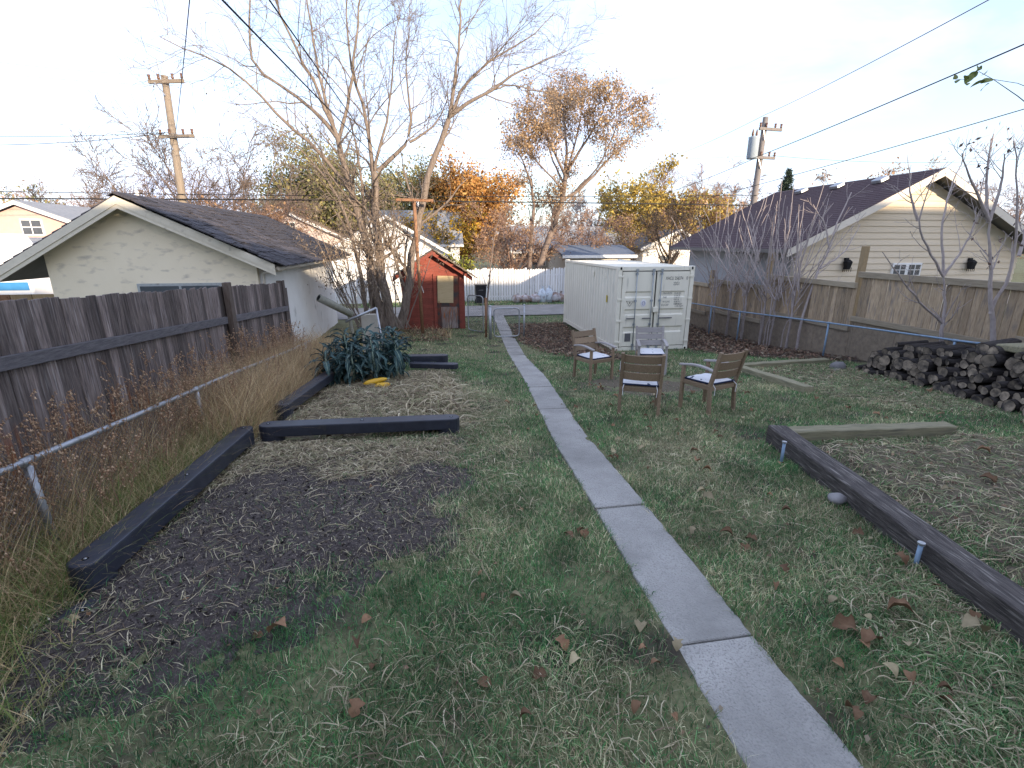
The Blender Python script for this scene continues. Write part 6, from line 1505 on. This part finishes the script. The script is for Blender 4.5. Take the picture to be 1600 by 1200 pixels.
put(tall(1500, rng, (-4.2, -2.0), (12.0, 16.5), .3, .8, .010, DRY + GRN, .9))
put(tall(1500, rng, (-2.9, -2.1), (.9, 2.9), .15, .42, .007, GRN + DRY[:2], 1.2))
put(tall(900, rng, (-2.2, .6), (17.4, 19.5), .15, .5, .012, DRY, .9))
v, f, c = join(VV)
tag(ob('dry_weeds', np_mesh('dry_weeds', v, f, 'weeds', c)), 'tall dry brown grass and weeds along the left fences', 'weeds', None, 'stuff')
# branching stalks with round seed heads
rng = R_(125); n = 330; x = np.r_[rng.uniform(-3.5, -3.12, n - 60), rng.uniform(-3.2, -2.7, 60)]; y = rng.uniform(1.3, 12.2, n); h = rng.uniform(.65, 1.35, n); b = np.stack([x, y, G(y) - .03], 1)
e = b + np.stack([rng.normal(size=n) * .14 + .05, rng.normal(size=n) * .18, h], 1); k = np.linspace(0, 1, 6)[None, :, None]; main = b[:, None] * (1 - k) + e[:, None] * k
main[:, 1:-1] += rng.normal(size=(n, 4, 3)) * .02; mr = np.tile(np.linspace(.0045, .002, 6), (n, 1))
s1, r1 = sprout(main, mr, 8, .22, 40, .12, .05, 4, rng, .3, .7, .0016)
parts = [tubes_np(main, mr, 4), tubes_np(s1, r1, 3)]; v1, f1 = merge(parts); c1 = pick(((.30, .19, .13), (.24, .15, .10)), len(v1), rng, .1)
idx = np.repeat(np.arange(len(s1)), 7); tt = rng.rand(len(idx)) * (3 - 1e-6); i0 = tt.astype(int); fr = (tt - i0)[:, None]
sp_ = s1[idx, i0] * (1 - fr) + s1[idx, i0 + 1] * fr + rng.normal(size=(len(idx), 3)) * .008
m = len(sp_); sz = rng.uniform(.006, .012, m); octv = np.array([(1, 0, -.5), (-.5, .87, -.5), (-.5, -.87, -.5), (0, 0, 1)], float) * 1.15
v2 = (sp_[:, None] + octv[None] * sz[:, None, None]).reshape(-1, 3); q = np.arange(m)[:, None] * 4
f2 = np.concatenate([q + np.array([t_]) for t_ in ((0, 1, 3), (1, 2, 3), (2, 0, 3), (0, 2, 1))])
c2 = np.repeat(pick(((.44, .29, .19), (.34, .21, .13), (.54, .39, .27)), m, rng, .25), 4, axis=0)
f1t = np.concatenate([f1[:, [0, 1, 2]], f1[:, [0, 2, 3]]])
tag(ob('seed_stalks', np_mesh('seed_stalks', np.concatenate([v1, v2]), np.concatenate([f1t, f2 + len(v1)]), 'weeds', np.concatenate([c1, c2]))), 'brown branching weed stalks with round seed heads by the dark fence', 'weeds', None, 'stuff')

# fallen leaves: the ones that can be told apart are things, the litter is one mass
LM = []
for i, (L, w, fo, cu, lb) in enumerate(((.11, .075, .9, .7, 0), (.09, .07, .6, .4, 0), (.13, .10, .8, .8, 3), (.10, .05, 1.3, .8, 0), (.08, .06, .35, .3, 0), (.12, .10, .6, .55, 3.5))):
    for m_ in ('fleaf', 'fleaf_pale'): LM.append(leaf_shape(L, w, fo, cu, 7, lb).mesh('fallen_leaf', m_, smooth=True))
rq = random.Random(31)
def zone_of(x, y):
    if path_sd(np.array(x), np.array(y)) < 0: return None
    if sdpoly(np.array(x), np.array(y), SOIL_A) < 0: return 'on the dark left soil bed'
    if sdpoly(np.array(x), np.array(y), SOIL_B) < 0: return 'on the straw covered bed before the kale'
    if sdpoly(np.array(x), np.array(y), SOIL_C) < 0: return 'on the mulched bed past the timber'
    if sdpoly(np.array(x), np.array(y), BED_2) < .3: return 'on the ground before the log pile'
    if x < np.interp(y, PATH_Y, PATH_L): return 'on the grass left of the path'
    if y < 5.3: return 'on grass beside the dark timber'
    return 'on the grass near the wooden chairs'
hand = [(797, 940), (565, 972), (560, 1002), (580, 1045), (748, 897), (762, 925), (855, 1055), (745, 1066), (868, 1002), (890, 1042), (550, 1122), (812, 1126), (100, 985), (130, 965), (160, 1018), (1338, 985), (1360, 972), (1372, 1002), (1345, 1000), (1400, 1062), (1425, 1075), (1462, 1080), (1490, 1108), (1320, 1105), (1352, 1104), (1210, 912), (1295, 942), (1385, 958), (1520, 970), (1535, 990), (1455, 912), (1332, 832), (1358, 840), (1095, 800), (1100, 790), (1175, 855), (1145, 838), (1110, 752), (1230, 895), (1415, 1005), (1415, 885), (1520, 775), (1475, 798), (1540, 735), (1388, 660), (1362, 650), (1440, 600), (1455, 610), (1475, 650), (1555, 655), (910, 824), (895, 838), (1300, 1032), (1080, 835), (990, 1118), (420, 985), (310, 935)]
cnt = 0
def put_leaf(x, y, big=1.0):
    global cnt
    zn = zone_of(x, y)
    if zn is None: return
    pale = rq.random() < .2; me = LM[2 * rq.randrange(6) + (1 if pale else 0)]
    zb = max(float(ground_z(np.array([x]), np.array([y]))[0]), float(bzA(np.array([x]), np.array([y]))[0]) if 'dark soil' in zn else -9, float(bzC(np.array([x]), np.array([y]))[0]) if 'mulched' in zn else -9, float(bzB(np.array([x]), np.array([y]))[0]) if 'straw' in zn else -9)
    o = ob('fallen_leaf', me, None, (x, y, zb + rq.uniform(.022, .04)), (rq.uniform(-.5, .5), rq.uniform(-.5, .35), rq.uniform(0, 6.28)), (big * rq.uniform(.55, 1.05),) * 3)
    band = ', closest' if y < 2.4 else (', nearer' if y < 4 else (', further' if y < 6.5 else ', farthest'))
    kind_ = ['curled oval', 'oval', 'curled lobed', 'rolled', 'small flat', 'flat lobed'][LM.index(me) // 2]
    tag(o, ('pale ' if pale else 'brown ') + kind_ + ' fallen leaf ' + zn + band, 'leaf', 'fallen leaves on the lawn and beds'); cnt += 1
for px, py in hand: c = atz(px, py, .04 if py > 800 else -.12); put_leaf(c[0], c[1], 1.05)
rz_ = random.Random(77)
while cnt < 190:
    x, y = rz_.uniform(-2.2, 8.8), 1.5 + 9.5 * rz_.random() ** 1.1
    if x < 1 and rz_.random() < .72: continue
    if y > 1.2 * abs(x) * .7 + .8: put_leaf(x, y, .8)
rng = R_(130)
def litter(n, poly, size, cols, zf):
    p = np.array(poly); x = rng.uniform(p[:, 0].min(), p[:, 0].max(), n); y = rng.uniform(p[:, 1].min(), p[:, 1].max(), n); k = sdpoly(x, y, poly) < .15; x, y = x[k], y[k]
    pos = np.stack([x, y, zf(x, y) + rng.uniform(.0, .035, len(x))], 1); d = rng.normal(size=(len(x), 3)) * [1, 1, .35]; d = nrm(d); q = nrm(np.cross(d, rng.normal(size=(len(x), 3)) * .5 + [0, 0, 1])); s = (size * rng.uniform(.5, 1.3, len(x)))[:, None]
    v = np.stack([pos, pos + d * s * .5 + q * s * .3 + [0, 0, .01], pos + d * s, pos + d * s * .5 - q * s * .3 + [0, 0, .01]], 1).reshape(-1, 3)
    return v, np.arange(len(v)).reshape(-1, 4), np.repeat(pick(cols, len(x), rng, .35), 4, axis=0)
LC = ((.20, .13, .095), (.14, .09, .07), (.27, .18, .13), (.10, .07, .06), (.24, .20, .15)); VV = []
put(litter(9000, LIT_R, .10, LC, mx(bed_z(LIT_R, .05, .06)))); put(litter(6500, LIT_G, .09, LC, mx(bed_z(LIT_G, .04, .05))))
put(litter(1100, [(6.7, 9.9), (10, 9.9), (9.3, 5.2), (8.4, 4.6), (6.8, 5.4)], .06, LC + ((.40, .36, .24),), ground_z)); put(litter(1500, SOIL_C, .05, LC + ((.36, .33, .2),), mx(bzC)))
put(litter(900, [(-2, 2), (1.3, 1.2), (1.4, 9), (-2, 11)], .035, LC, ground_z)); put(litter(1000, [(1.9, 1), (4.4, 1.2), (6.5, 9), (2.2, 9)], .04, LC, ground_z)); put(litter(700, SOIL_B, .06, LC, mx(bzB)))
put(litter(1500, [(-2.4, 17), (.5, 17), (.5, 19.6), (-2.4, 19.6)], .1, LC, ground_z))
v, f, c = join(VV)
tag(ob('leaf_litter', np_mesh('leaf_litter', v, f, 'weeds', c)), 'brown leaf litter lying along the fences and beds', 'leaf litter', None, 'stuff')
